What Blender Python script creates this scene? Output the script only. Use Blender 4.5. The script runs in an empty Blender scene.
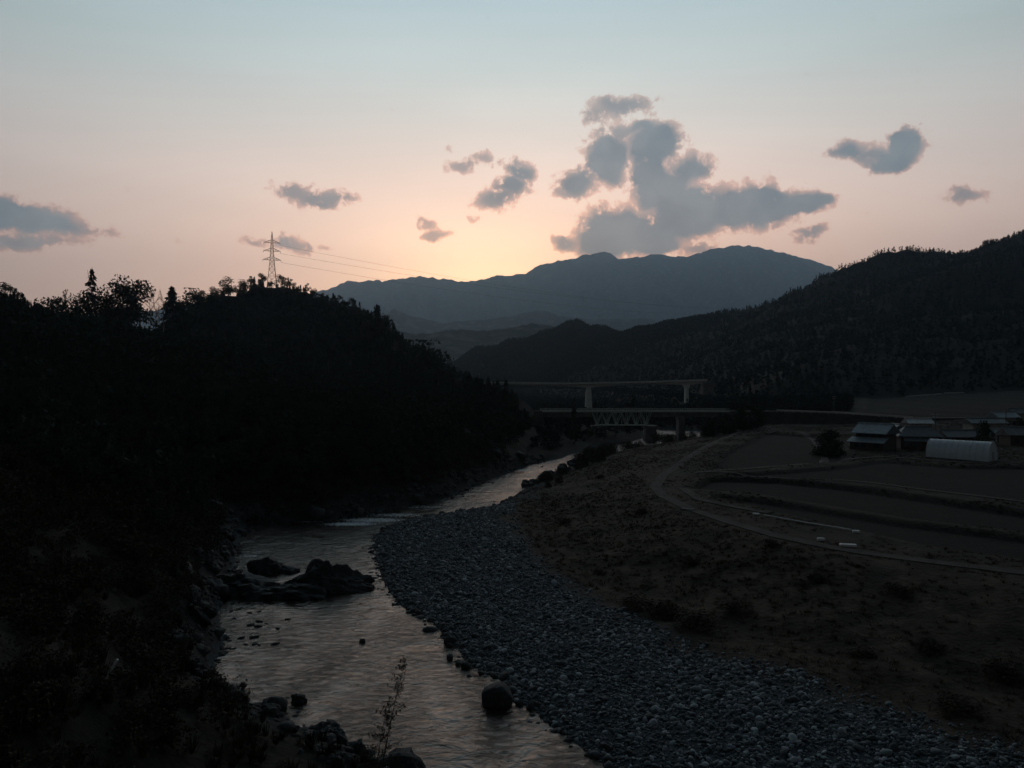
import bpy, bmesh, math, random
import numpy as np
from mathutils import Vector, Matrix

random.seed(7)
rng = np.random.default_rng(11)
F = 770.0          # focal length in pixels of the 1024 px wide picture
CAMZ = 22.0        # eye height over the river
scene = bpy.context.scene
col = scene.collection
R = math.radians

# ------------------------------------------------------------------ helpers
def P(px, py, z=0.0):
    """world x,y of the spot at height z seen at pixel px,py of the photograph"""
    y = F * (CAMZ - z) / (py - 384.0)
    return ((px - 512.0) / F * y, y)

def at(px, Y):
    return (px - 512.0) / F * Y

def zat(py, Y):
    return CAMZ + (384.0 - py) / F * Y

def _hash(ix, iy, seed):
    n = (ix.astype(np.int64) * 374761393 + iy.astype(np.int64) * 668265263 + seed * 974634777) & 0x7fffffff
    n = ((n ^ (n >> 13)) * 1274126177) & 0x7fffffff
    n = (n ^ (n >> 16)) & 0xffffff
    return n / float(0xffffff)

def vnoise(x, y, seed=0):
    ix = np.floor(x); iy = np.floor(y)
    fx = x - ix; fy = y - iy
    fx = fx * fx * (3 - 2 * fx); fy = fy * fy * (3 - 2 * fy)
    a = _hash(ix, iy, seed); b = _hash(ix + 1, iy, seed)
    c = _hash(ix, iy + 1, seed); d = _hash(ix + 1, iy + 1, seed)
    return (a * (1 - fx) + b * fx) * (1 - fy) + (c * (1 - fx) + d * fx) * fy

def fbm(x, y, seed=0, octaves=4):
    s = 0.0; a = 0.5; t = 0.0
    for k in range(octaves):
        s = s + a * vnoise(x, y, seed + k * 17); t += a
        x = x * 2.03; y = y * 2.03; a *= 0.5
    return s / t - 0.5

def polydist(x, y, poly):
    best = np.full(x.shape, 1e18)
    for (x0, y0), (x1, y1) in zip(poly[:-1], poly[1:]):
        dx, dy = x1 - x0, y1 - y0
        L = dx * dx + dy * dy + 1e-12
        t = np.clip(((x - x0) * dx + (y - y0) * dy) / L, 0, 1)
        d = (x - x0 - t * dx) ** 2 + (y - y0 - t * dy) ** 2
        best = np.minimum(best, d)
    return np.sqrt(best)

def inside(x, y, poly):
    c = np.zeros(x.shape, bool)
    n = len(poly)
    for i in range(n):
        x0, y0 = poly[i]; x1, y1 = poly[(i + 1) % n]
        if y0 == y1: continue
        k = (y0 > y) != (y1 > y)
        c ^= k & (x < (x1 - x0) * (y - y0) / (y1 - y0) + x0)
    return c

def smooth(t):
    t = np.clip(t, 0, 1)
    return t * t * (3 - 2 * t)

def idw(x, y, pts, p=4):
    num = np.zeros(x.shape); den = np.zeros(x.shape)
    for (a, b, c) in pts:
        w = 1.0 / ((x - a) ** 2 + (y - b) ** 2 + 4.0) ** (p / 2)
        num += w * c; den += w
    return num / den

def densify(pts, step):
    out = []
    for a, b in zip(pts[:-1], pts[1:]):
        n = max(1, int(math.dist(a[:2], b[:2]) / step))
        for i in range(n):
            t = i / n
            out.append(tuple(a[k] * (1 - t) + b[k] * t for k in range(len(a))))
    out.append(tuple(pts[-1]))
    return out

# ------------------------------------------------------------------ the lie of the land
LB = [(24, -80), (22, 0), (14, 28), (6, 37), (-2, 41.5)] + [P(*p) for p in
     [(375, 765), (345, 748), (318, 738), (270, 714), (228, 704), (212, 690), (212, 665), (222, 640), (214, 615),
      (225, 590), (232, 562), (238, 535), (246, 522), (300, 521), (330, 520), (350, 516), (400, 507), (445, 498), (470, 488),
      (490, 478), (520, 468), (545, 461)]] + [(14, 226), (18, 240), (28, 262), (42, 284), (52, 310), (61, 335), (57, 352), (30, 365), (-60, 380)]
RB_near = [(44, -80), (40, 0), (24, 29), (13, 37)] + [P(*p) for p in
     [(605, 767), (585, 750), (565, 736), (545, 722), (532, 707), (514, 703), (505, 681), (488, 672), (468, 665),
      (455, 645), (432, 622), (402, 606), (386, 586), (377, 560), (374, 540), (385, 528), (403, 521), (450, 513), (495, 506),
      (512, 497)]]
RB_far = [P(*p) for p in [(524, 489), (536, 479), (552, 473), (569, 466)]] + [(19, 222), (26, 236), (38, 250), (58, 272),
     (72, 300), (84, 325), (86, 355), (70, 376), (35, 388), (-60, 402)]
RB = RB_near + RB_far
E = [P(px, py, 1.3) for px, py in [(1350, 860), (1200, 800), (1024, 742), (860, 690), (800, 668), (700, 640), (620, 603),
     (560, 572), (530, 540), (518, 515)]]
M = E + [RB_near[-1]] + RB_far[:10] + [(100, 400), (100, 550), (75, 700), (60, 900), (-30, 1320)]
K = [(150, 20)] + [P(px, py, 4.3) for px, py in [(1250, 622), (1024, 584), (860, 556), (780, 542), (700, 518), (655, 496),
     (640, 478), (628, 462)]] + [(40, 215), (58, 245), (74, 285), (100, 325), (114, 380), (116, 550), (92, 700), (80, 900), (0, 1320)]
river_poly = LB + RB[::-1]
bar_poly = RB_near + E[::-1]
# slope between the bar and the bench
RIDGE_L = [(-300, -80, 75), (-240, 100, 66), (-190, 200, 55), (-166, 250, 48), (-160, 264, 43), (-158, 285, 40), (-160, 310, 41), (-173, 370, 42),
           (-179, 400, 53), (-179, 425, 63), (-170, 465, 76), (-160, 495, 85), (-148, 495, 85), (-130, 480, 80), (-93, 440, 67),
           (-75, 420, 59), (-58, 400, 45), (-34, 360, 29.5), (-14, 330, 20), (2, 300, 12)]
TOE_L = LB[:LB.index(P(545, 461))] + [(5, 228), (9, 262), (10, 300), (0, 350), (-14, 450), (-34, 560), (-80, 800),
                                      (-170, 1200), (-400, 1800)]
left_poly = TOE_L + [(-9000, 1800), (-9000, -9000), (24, -9000)]
back_poly = [(a, b) for a, b, c in RIDGE_L] + [(0, 350), (-14, 450), (-34, 560), (-80, 800), (-170, 1200), (-400, 1800),
                                               (-9000, 1800), (-9000, -9000), (-300, -9000)]
def rp(px, py, Y, tree=4.5):
    return (at(px, Y), Y, zat(py, Y) - tree)
RIDGE_R = [(900, -200, 120), (900, 200, 165), (860, 500, 190), (800, 750, 205), rp(1130, 212, 920), rp(1060, 219, 960), rp(1024, 230, 1000), rp(1000, 238, 1010),
           rp(962, 251, 1030), rp(930, 248, 1040), rp(905, 246, 1050), rp(880, 249, 1065), rp(862, 258, 1080), rp(845, 263, 1090),
           rp(830, 271, 1100), rp(800, 286, 1120), rp(775, 298, 1150), rp(755, 304, 1180), rp(736, 307, 1200), rp(700, 314, 1270),
           rp(680, 318, 1320), rp(643, 325, 1400), rp(626, 331, 1450), rp(592, 325, 1550), rp(573, 319, 1600), rp(555, 328, 1640), rp(520, 337, 1680),
           rp(488, 345, 1720), rp(450, 363, 1780), rp(420, 372, 1850)]
TOE_R = [(470, -9000), (470, -80), (430, 100), (385, 250), (350, 370), (315, 480), (227, 462), (165, 462), (140, 480), (133, 510), (140, 550),
         (152, 620), (148, 720), (118, 1000), (30, 1200), (-20, 1300), (-200, 1500), (-500, 1900)]
right_poly = TOE_R + [(-500, 6000), (9000, 6000), (9000, -9000)]
RL = densify(RIDGE_L, 18); RR = densify(RIDGE_R, 60)
bench_right = K + [(9000, 1320), (9000, -9000), (150, -9000)]

def zones(x, y):
    riv = inside(x, y, river_poly)
    return dict(riv=riv, bar=inside(x, y, bar_poly), left=inside(x, y, left_poly), right=inside(x, y, right_poly),
                bench=inside(x, y, bench_right))

def H(x, y, full=False):
    x = np.asarray(x, float); y = np.asarray(y, float)
    shp = x.shape; x = x.ravel(); y = y.ravel()
    Z = zones(x, y)
    wob = fbm(x * 0.9, y * 0.9, 5, 2) * 1.1
    dL = polydist(x, y, LB); dRb = polydist(x, y, RB); dM = polydist(x, y, M); dK = polydist(x, y, K)
    dr = dRb + wob * (dRb > 0.3)
    bar = 1.25 * (1 - np.exp(-np.maximum(dr, -.4) / 7.0)) + fbm(x * .16, y * .16, 3) * .5 * smooth(dRb / 8)
    s = dM / (dM + dK + 1e-6)
    slope = bar + (4.3 - bar) * smooth(s ** 1.25) + fbm(x * .12, y * .12, 9) * 1.5 * smooth(dK / 7) * smooth(dM / 6)
    ramp = np.maximum(0, x - 105) * .045 * smooth((y - 215) / 120)
    rq = np.floor(ramp / .9) * .9 + .9 * smooth((ramp / .9 - np.floor(ramp / .9)) * 3.5 - 2.5)
    bench = 4.3 + 0.012 * np.clip(y - 80, 0, 900) * smooth(dK / 18) + rq + fbm(x * .05, y * .05, 4) * .35 * smooth(dK / 8)
    leftflat = .9 * (1 - np.exp(-dL / 1.5)) + 3.6 * (1 - np.exp(-dL / 12)) + fbm(x * .15, y * .15, 13) * 1.2 * smooth(dL / 6)
    z = np.where(Z['bar'], bar, np.where(Z['bench'], bench, slope))
    # everything on the river's other bank
    nf = np.maximum(smooth((y - 42) / 25), smooth((-x - 12) / 16))
    leftflat = leftflat * (.35 + .65 * nf)
    far = (~Z['bar']) & (~Z['bench']) & (dL < dRb)
    z = np.where(far, leftflat, z)
    # left hill
    dT = polydist(x, y, TOE_L); dg = polydist(x, y, [p[:2] for p in RIDGE_L])
    Zr = idw(x, y, RL)
    t = dT / (dT + dg + 1e-6)
    g = .35 * t ** .6 + .65 * t ** .95
    base = np.where(dL < 40, leftflat * np.exp(-dL / 30), 3.5)
    base = leftflat * (1 - smooth(t * 2.5))
    hl = base + np.maximum(Zr, 0) * g * (.25 + .75 * nf) + fbm(x * .018, y * .018, 21) * Zr * .55 * t * (1 - t) * 2 + fbm(x * .09, y * .09, 8) * 3.0 * smooth(dT / 25) * smooth(dg / 25)
    bk = inside(x, y, back_poly)
    hl = np.where(bk, hl * np.exp(-dg / 95.0) + 5 * (1 - np.exp(-dg / 95.0)), hl)
    z = np.where(Z['left'], hl, z)
    # right hill
    dT2 = polydist(x, y, TOE_R); dg2 = polydist(x, y, [p[:2] for p in RIDGE_R])
    Zr2 = idw(x, y, RR)
    t2 = dT2 / (dT2 + dg2 + 1e-6)
    b2 = np.where(Z['bench'] | True, 4.3 + 0.012 * np.clip(y - 80, 0, 900) + rq, 0)
    hr = b2 + (Zr2 - b2) * (t2 ** .92) + fbm(x * .006, y * .006, 31) * Zr2 * 1.1 * t2 * (1 - t2) + fbm(x * .03, y * .03, 37) * 9 * smooth(dT2 / 80) * smooth(dg2 / 60)
    behind = np.clip((dT2 - 900) / 1500, 0, 1)
    hr = hr * (1 - .8 * smooth(behind))
    z = np.where(Z['right'], hr, z)
    # beyond the valley head the ground runs level below the ranges
    z = np.where((y > 1320) & ~Z['right'] & ~Z['left'], 12.0, z)
    d = np.minimum(dL, dRb)
    z = np.where(Z['riv'], -0.9 * smooth(d / 3.0) - .05 + wob * .12, np.where(d < 6, np.maximum(z, .02), z))
    if full:
        return z.reshape(shp), Z, dict(dL=dL, dR=dRb, dM=dM, dK=dK, dTL=dT, dTR=dT2)
    return z.reshape(shp)

def h1(x, y):
    return float(H(np.array([x]), np.array([y]))[0])

# ------------------------------------------------------------------ mesh helpers
def np_mesh(name, V, Fc, mat=None, smooth_shade=False, attrs=None):
    me = bpy.data.meshes.new(name)
    V = np.asarray(V, np.float32); Fc = np.asarray(Fc, np.int32)
    k = Fc.shape[1]
    me.vertices.add(len(V)); me.vertices.foreach_set('co', V.ravel())
    me.loops.add(Fc.size); me.loops.foreach_set('vertex_index', Fc.ravel())
    me.polygons.add(len(Fc))
    me.polygons.foreach_set('loop_start', np.arange(0, Fc.size, k, dtype=np.int32))
    me.polygons.foreach_set('loop_total', np.full(len(Fc), k, np.int32))
    me.polygons.foreach_set('use_smooth', np.full(len(Fc), smooth_shade, bool))
    me.update(calc_edges=True)
    if attrs:
        for n, a in attrs.items():
            at_ = me.attributes.new(n, 'FLOAT', 'POINT'); at_.data.foreach_set('value', np.asarray(a, np.float32))
    if mat: me.materials.append(mat)
    return me

def link(name, me, parent=None, loc=None):
    o = bpy.data.objects.new(name, me); col.objects.link(o)
    if parent: o.parent = parent
    if loc is not None: o.location = loc
    return o

def tag(o, label=None, cat=None, group=None, kind=None):
    if label: o['label'] = label
    if cat: o['category'] = cat
    if group: o['group'] = group
    if kind: o['kind'] = kind
    return o

def empty(name, loc, rz=0):
    o = bpy.data.objects.new(name, None); col.objects.link(o)
    o.empty_display_size = .2
    o.location = loc; o.rotation_euler = (0, 0, rz)
    return o

def copy_tree(o, parent=None):
    c = o.copy(); col.objects.link(c)
    if parent: c.parent = parent
    for ch in [q for q in KIDS.get(o.name, [])]:
        d = ch.copy(); col.objects.link(d); d.parent = c
    return c
KIDS = {}

class MB:
    def __init__(s): s.v = []; s.f = []
    def add(s, V, Fs):
        n = len(s.v); s.v += [tuple(v) for v in V]; s.f += [tuple(i + n for i in f) for f in Fs]
        return s
    def box(s, x0, x1, y0, y1, z0, z1):
        V = [(x0,y0,z0),(x1,y0,z0),(x1,y1,z0),(x0,y1,z0),(x0,y0,z1),(x1,y0,z1),(x1,y1,z1),(x0,y1,z1)]
        return s.add(V, [(0,3,2,1),(4,5,6,7),(0,1,5,4),(1,2,6,5),(2,3,7,6),(3,0,4,7)])
    def bar(s, a, b, r, n=4, r2=None):
        a = Vector(a); b = Vector(b); d = (b - a)
        if d.length < 1e-6: return s
        d.normalize(); u = d.orthogonal().normalized(); w = d.cross(u)
        r2 = r if r2 is None else r2
        V = []
        for c, rr in ((a, r), (b, r2)):
            for i in range(n):
                t = 2 * math.pi * (i + .5) / n
                V.append(c + (u * math.cos(t) + w * math.sin(t)) * rr)
        Fs = [(i, (i + 1) % n, n + (i + 1) % n, n + i) for i in range(n)] + [tuple(range(n))[::-1], tuple(range(n, 2 * n))]
        return s.add(V, Fs)
    def build(s, name, mat, parent=None, bevel=0, smooth_shade=False):
        me = bpy.data.meshes.new(name); me.from_pydata(s.v, [], s.f); me.update()
        if mat: me.materials.append(mat)
        if bevel:
            bm = bmesh.new(); bm.from_mesh(me)
            bmesh.ops.bevel(bm, geom=bm.edges[:], offset=bevel, segments=1, affect='EDGES'); bm.to_mesh(me); bm.free()
        if smooth_shade: me.polygons.foreach_set('use_smooth', [True] * len(me.polygons))
        return link(name, me, parent)

# ------------------------------------------------------------------ materials
def new_mat(name):
    m = bpy.data.materials.new(name); m.use_nodes = True
    nt = m.node_tree; b = nt.nodes['Principled BSDF']
    return m, nt, b

def varied(name, c1, c2, scale=1.0, rough=.9, bump=0.0, bscale=8.0, c3=None, spec=.3, detail=5, coord='Object', metallic=0):
    m, nt, b = new_mat(name)
    tc = nt.nodes.new('ShaderNodeTexCoord')
    n = nt.nodes.new('ShaderNodeTexNoise'); n.inputs['Scale'].default_value = scale; n.inputs['Detail'].default_value = detail
    nt.links.new(tc.outputs[coord], n.inputs['Vector'])
    r = nt.nodes.new('ShaderNodeValToRGB'); r.color_ramp.elements[0].position = .35; r.color_ramp.elements[1].position = .65
    r.color_ramp.elements[0].color = (*c1, 1); r.color_ramp.elements[1].color = (*c2, 1)
    nt.links.new(n.outputs['Fac'], r.inputs['Fac'])
    out = r.outputs['Color']
    if c3:
        n2 = nt.nodes.new('ShaderNodeTexNoise'); n2.inputs['Scale'].default_value = scale * 4.3
        nt.links.new(tc.outputs[coord], n2.inputs['Vector'])
        mr = nt.nodes.new('ShaderNodeMapRange'); mr.inputs['From Min'].default_value = .52; mr.inputs['From Max'].default_value = .66
        nt.links.new(n2.outputs['Fac'], mr.inputs['Value'])
        mx = nt.nodes.new('ShaderNodeMix'); mx.data_type = 'RGBA'
        nt.links.new(mr.outputs['Result'], mx.inputs['Factor']); nt.links.new(out, mx.inputs['A']); mx.inputs['B'].default_value = (*c3, 1)
        out = mx.outputs['Result']
    nt.links.new(out, b.inputs['Base Color'])
    b.inputs['Roughness'].default_value = rough; b.inputs['Specular IOR Level'].default_value = spec; b.inputs['Metallic'].default_value = metallic
    if bump:
        n3 = nt.nodes.new('ShaderNodeTexNoise'); n3.inputs['Scale'].default_value = bscale; n3.inputs['Detail'].default_value = 6
        nt.links.new(tc.outputs[coord], n3.inputs['Vector'])
        bp = nt.nodes.new('ShaderNodeBump'); bp.inputs['Strength'].default_value = .8; bp.inputs['Distance'].default_value = bump
        nt.links.new(n3.outputs['Fac'], bp.inputs['Height']); nt.links.new(bp.outputs['Normal'], b.inputs['Normal'])
    return m

def leaf_mat(name, c1, c2, scale=.5):
    m, nt, b = new_mat(name)
    g = nt.nodes.new('ShaderNodeNewGeometry'); oi = nt.nodes.new('ShaderNodeObjectInfo')
    n = nt.nodes.new('ShaderNodeTexNoise'); n.inputs['Scale'].default_value = scale
    nt.links.new(g.outputs['Position'], n.inputs['Vector'])
    add = nt.nodes.new('ShaderNodeMath'); add.operation = 'ADD'
    mu = nt.nodes.new('ShaderNodeMath'); mu.operation = 'MULTIPLY'; mu.inputs[1].default_value = .5
    nt.links.new(g.outputs['Random Per Island'], mu.inputs[0]); nt.links.new(n.outputs['Fac'], add.inputs[0]); nt.links.new(mu.outputs[0], add.inputs[1])
    r = nt.nodes.new('ShaderNodeValToRGB'); r.color_ramp.elements[0].position = .45; r.color_ramp.elements[1].position = .95
    r.color_ramp.elements[0].color = (*c1, 1); r.color_ramp.elements[1].color = (*c2, 1)
    nt.links.new(add.outputs[0], r.inputs['Fac']); nt.links.new(r.outputs['Color'], b.inputs['Base Color'])
    b.inputs['Roughness'].default_value = .9; b.inputs['Specular IOR Level'].default_value = .1
    return m

m_forest = leaf_mat('evergreen foliage', (.03, .042, .034), (.05, .064, .046), .15)
m_far_forest = leaf_mat('distant evergreen canopy', (.016, .023, .019), (.022, .03, .024), .02)
m_needle = leaf_mat('cedar needles', (.03, .042, .032), (.05, .064, .044), .4)
m_leaf = leaf_mat('broad leaves', (.03, .042, .03), (.055, .066, .044), .4)
m_scrub = leaf_mat('winter scrub', (.085, .062, .048), (.155, .113, .086), .12)
m_weed = leaf_mat('riverside weeds', (.03, .028, .02), (.075, .06, .04), .5)
m_bark = varied('bark', (.05, .04, .032), (.1, .085, .07), 3, .95, .02, 12)
m_pale_bark = varied('pale bark', (.16, .12, .1), (.26, .2, .17), 3, .95)
m_rock = varied('river rock', (.022, .024, .025), (.05, .053, .055), 1.2, .75, .05, 5, c3=(.075, .078, .078))
m_concrete = varied('aged concrete', (.62, .66, .65), (.78, .81, .79), .4, .85, .01, 6)
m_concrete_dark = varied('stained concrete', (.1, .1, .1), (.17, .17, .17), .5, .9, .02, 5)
m_pale_concrete = varied('pale concrete', (.5, .5, .48), (.72, .72, .7), 1.2, .8)
m_steel = varied('painted steel', (.4, .48, .46), (.5, .58, .55), 1.0, .5, metallic=.2)
m_galv = varied('galvanised steel', (.45, .46, .47), (.62, .63, .64), 2.0, .35, metallic=.5)
m_tower = varied('weathered lattice steel', (.16, .13, .12), (.26, .22, .2), 1.0, .6, metallic=.2)
m_asphalt = varied('asphalt', (.05, .05, .05), (.07, .07, .068), 2, .9)
m_gravel = varied('dirt track', (.05, .044, .038), (.085, .075, .065), .5, .95, .02, 6)
m_tile = varied('blue grey roof tile', (.17, .22, .25), (.27, .33, .36), 1.5, .5, .02, 9, spec=.5)
m_tile_dark = varied('dark roof tile', (.1, .115, .125), (.18, .2, .21), 1.5, .55, .02, 9)
m_metalroof = varied('pale sheet roof', (.35, .37, .37), (.5, .52, .52), .8, .4, spec=.5)
m_plaster = varied('house plaster', (.2, .2, .19), (.32, .31, .29), .7, .9)
m_timber = varied('dark timber', (.05, .04, .035), (.1, .08, .065), 2, .8)
m_white = varied('white paint', (.6, .6, .6), (.8, .8, .8), 2, .6)
m_wire = varied('cable', (.06, .06, .06), (.09, .09, .09), 1, .6)
m_glass, nt, b = new_mat('window glass')
b.inputs['Base Color'].default_value = (.03, .04, .05, 1); b.inputs['Roughness'].default_value = .08
m_film, nt, b = new_mat('greenhouse film')
n = nt.nodes.new('ShaderNodeTexNoise'); n.inputs['Scale'].default_value = .6
tc = nt.nodes.new('ShaderNodeTexCoord'); nt.links.new(tc.outputs['Object'], n.inputs['Vector'])
r = nt.nodes.new('ShaderNodeValToRGB'); r.color_ramp.elements[0].color = (.5, .58, .63, 1); r.color_ramp.elements[1].color = (.64, .7, .74, 1)
nt.links.new(n.outputs['Fac'], r.inputs['Fac']); nt.links.new(r.outputs['Color'], b.inputs['Base Color'])
b.inputs['Roughness'].default_value = .45; b.inputs['Specular IOR Level'].default_value = .4

# ground material: zones from attributes
m_ground, nt, b = new_mat('valley ground')
def attr(n):
    a = nt.nodes.new('ShaderNodeAttribute'); a.attribute_name = n; return a.outputs['Fac']
tc = nt.nodes.new('ShaderNodeNewGeometry')
def noise(scale, detail=5, vec=None):
    n = nt.nodes.new('ShaderNodeTexNoise'); n.inputs['Scale'].default_value = scale; n.inputs['Detail'].default_value = detail
    nt.links.new(vec or tc.outputs['Position'], n.inputs['Vector']); return n.outputs['Fac']
def ramp(fac, stops):
    r = nt.nodes.new('ShaderNodeValToRGB')
    el = r.color_ramp.elements
    while len(el) < len(stops): el.new(.5)
    for e, (p, c) in zip(el, stops): e.position = p; e.color = (*c, 1)
    nt.links.new(fac, r.inputs['Fac']); return r.outputs['Color']
def mix(fac, a, b_):
    x = nt.nodes.new('ShaderNodeMix'); x.data_type = 'RGBA'
    nt.links.new(fac, x.inputs['Factor']); nt.links.new(a, x.inputs['A']); nt.links.new(b_, x.inputs['B']); return x.outputs['Result']
forest = ramp(noise(.25), [(.35, (.018, .016, .013)), (.65, (.034, .028, .021))])
scrub = ramp(noise(.35, 8), [(.34, (.03, .022, .018)), (.5, (.06, .044, .034)), (.66, (.1, .074, .057))])
gravel = ramp(noise(3.0, 4), [(.3, (.035, .044, .05)), (.7, (.085, .1, .112))])
mp = nt.nodes.new('ShaderNodeMapping'); mp.inputs['Rotation'].default_value = (0, 0, R(6)); mp.inputs['Scale'].default_value = (.04, 1.1, 1)
nt.links.new(tc.outputs['Position'], mp.inputs['Vector'])
plain = ramp(noise(.3, 8), [(.34, (.03, .025, .021)), (.66, (.07, .056, .043))])
field = mix(ramp(noise(.02, 3), [(.4, (0, 0, 0)), (.6, (1, 1, 1))]), ramp(noise(1.0, 3, mp.outputs['Vector']), [(.35, (.014, .0105, .009)), (.65, (.025, .019, .016))]),
            ramp(noise(.6, 6), [(.35, (.013, .0125, .01)), (.65, (.024, .022, .017))]))
c = mix(attr('scrub'), forest, scrub)
field = mix(attr('plot'), plain, field)
c = mix(attr('field'), c, field)
c = mix(attr('gravel'), c, gravel)
nt.links.new(c, b.inputs['Base Color'])
b.inputs['Roughness'].default_value = .95; b.inputs['Specular IOR Level'].default_value = .15
bp = nt.nodes.new('ShaderNodeBump'); bp.inputs['Distance'].default_value = .25; bp.inputs['Strength'].default_value = .7
nt.links.new(noise(2.2, 8), bp.inputs['Height']); nt.links.new(bp.outputs['Normal'], b.inputs['Normal'])

# ------------------------------------------------------------------ ground sheet
def axis(knots):
    """knots: (position, spacing) pairs; spacing blends between them"""
    out = [knots[0][0]]
    i = 0
    while out[-1] < knots[-1][0]:
        p = out[-1]
        while i < len(knots) - 2 and p >= knots[i + 1][0]: i += 1
        (a, sa), (b_, sb) = knots[i], knots[i + 1]
        t = (p - a) / (b_ - a)
        out.append(p + sa * (1 - t) + sb * t)
    return np.array(out)
PLOTS = [([(707, 467), (722, 452), (765, 434), (836, 438), (848, 460), (780, 464)], 5.6), ([(705, 473.5), (830, 466), (880, 460), (960, 465), (1060, 465), (1060, 500), (940, 487), (870, 479)], 5.3),
         ([(686, 484), (705, 475.5), (780, 477), (868, 485), (1060, 510), (1060, 530), (900, 512), (760, 492)], 5.1), ([(700, 490), (760, 496), (900, 516), (1060, 534), (1060, 558), (930, 541), (862, 527), (770, 507.5), (712, 494)], 4.9),
         ([(860, 413), (1060, 408), (1060, 395), (985, 391), (870, 399)], 12)]
PW = []
for pl, zz in PLOTS:
    q_ = [P(a, b_, zz) for a, b_ in pl]; PW.append(q_)
_H0 = H
def H(x, y, full=False):
    r_ = _H0(x, y, full); z = r_[0] if full else r_
    xx = np.asarray(x, float); yy = np.asarray(y, float)
    cut = np.zeros(z.shape)
    near_ = (xx > 20) & (xx < 400) & (yy > 70) & (yy < 520)
    if near_.any():
        for q_, dp in zip(PW, (.75, .6, .9, .7, .4)):
            k_ = near_ & inside(xx.ravel(), yy.ravel(), q_).reshape(z.shape)
            if k_.any():
                d_ = polydist(xx[k_], yy[k_], q_ + q_[:1]); cut[k_] = np.maximum(cut[k_], dp * smooth(d_ / 1.6))
    z = z - cut
    return (z, r_[1], r_[2]) if full else z
gx = axis([(-12000, 1500), (-2000, 200), (-600, 30), (-260, 7), (-110, 3), (-50, .8), (-30, .6), (45, .6), (80, 1.2), (170, 3), (420, 9), (900, 14), (2200, 150), (12000, 1500)])
gy = axis([(-9000, 1200), (-300, 80), (-60, 10), (20, 3), (40, .6), (110, .7), (200, 1.3), (330, 2), (480, 4), (900, 10), (1900, 16), (3000, 100), (12900, 900)])
GX, GY = np.meshgrid(gx, gy)
GZ, Zm, D = H(GX, GY, full=True)
nx, ny = len(gx), len(gy)
idx = np.arange(nx * ny).reshape(ny, nx)
Q = np.stack([idx[:-1, :-1], idx[:-1, 1:], idx[1:, 1:], idx[1:, :-1]], -1).reshape(-1, 4)
xf, yf = GX.ravel(), GY.ravel()
nz = fbm(xf * .25, yf * .25, 77)
a_gravel = ((Zm['bar'] | Zm['riv']) * 1.0)
edge = smooth((D['dM'] + nz * 9) / 5.0)
a_gravel = np.where(Zm['bar'], edge, a_gravel)
near_l = (D['dL'] + nz * 6 < 3.0) & (~Zm['bar'])
a_gravel = np.where(near_l & ~Zm['riv'], .25, a_gravel)
farbar = (~Zm['bar']) & (~Zm['riv']) & (~Zm['left']) & (~Zm['bench']) & (D['dR'] + nz * 10 < 5)
a_gravel = np.where(farbar, .7, a_gravel)
a_field = (Zm['bench'] & ~Zm['right']) * smooth((D['dK'] - 3 + nz * 14) / 9)
a_scrub = ((~Zm['left']) & (~Zm['right'])) * 1.0
a_scrub = np.where(Zm['left'], np.clip(.2 - D['dL'] / 60 + nz * .5, 0, .25), a_scrub)
vf = smooth((yf - 300) / 25) * (1 - smooth((xf - 120) / 40)); a_scrub = a_scrub * (1 - .8 * vf) * np.where((~Zm['left']) & (D['dL'] < D['dR']), .25, 1); a_field = a_field * (1 - vf)
a_plot = np.zeros(xf.shape)
for pw in PW:
    k = inside(xf, yf, pw); a_plot = np.where(k, smooth(polydist(xf, yf, pw + pw[:1]) / 1.2), a_plot)
gm = np_mesh('ground', np.stack([xf, yf, GZ.ravel()], -1), Q, m_ground, True, dict(gravel=a_gravel.ravel(), field=a_field.ravel(), scrub=a_scrub.ravel(), plot=a_plot))
ground = link('ground', gm); tag(ground, kind='structure')

# ------------------------------------------------------------------ river water
wx = axis([(-60, 1.2), (110, 1.2)]); wy = axis([(-60, 3), (40, .9), (140, .9), (260, 1.6), (400, 4), (1300, 12)])
WX, WY = np.meshgrid(np.arange(-60, 125, 1.0), wy)
din = inside(WX, WY, river_poly); dd = np.minimum(polydist(WX, WY, LB), polydist(WX, WY, RB))
keep = din | (dd < 4)
n0 = WX.shape[1]; idx = np.arange(WX.size).reshape(WX.shape)
Q = np.stack([idx[:-1, :-1], idx[:-1, 1:], idx[1:, 1:], idx[1:, :-1]], -1).reshape(-1, 4)
kq = keep.ravel()[Q].all(1); Q = Q[kq]
used = np.unique(Q); remap = -np.ones(WX.size, int); remap[used] = np.arange(len(used))
wz = (fbm(WX * .35, WY * .35, 51, 3) * .10)
m_water, nt, b = new_mat('river water')
geo = nt.nodes.new('ShaderNodeNewGeometry')
b.inputs['IOR'].default_value = 1.45; b.inputs['Base Color'].default_value = (.012, .016, .016, 1)
tc = geo
def wn(scale, sx, sy, rot, detail=4, dist=0.0, rough=.6):
    mp = nt.nodes.new('ShaderNodeMapping'); mp.inputs['Scale'].default_value = (sx, sy, 1); mp.inputs['Rotation'].default_value = (0, 0, rot)
    nt.links.new(geo.outputs['Position'], mp.inputs['Vector'])
    n = nt.nodes.new('ShaderNodeTexNoise'); n.inputs['Scale'].default_value = scale; n.inputs['Detail'].default_value = detail
    n.inputs['Distortion'].default_value = dist; n.inputs['Roughness'].default_value = rough
    nt.links.new(mp.outputs['Vector'], n.inputs['Vector']); return n.outputs['Fac']
w1 = wn(1.5, .75, 1.0, R(20), 6, .7); w2 = wn(.33, 1, 1.2, 0, 3, .5)
b1 = nt.nodes.new('ShaderNodeBump'); b1.inputs['Distance'].default_value = .20; b1.inputs['Strength'].default_value = 1
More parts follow.
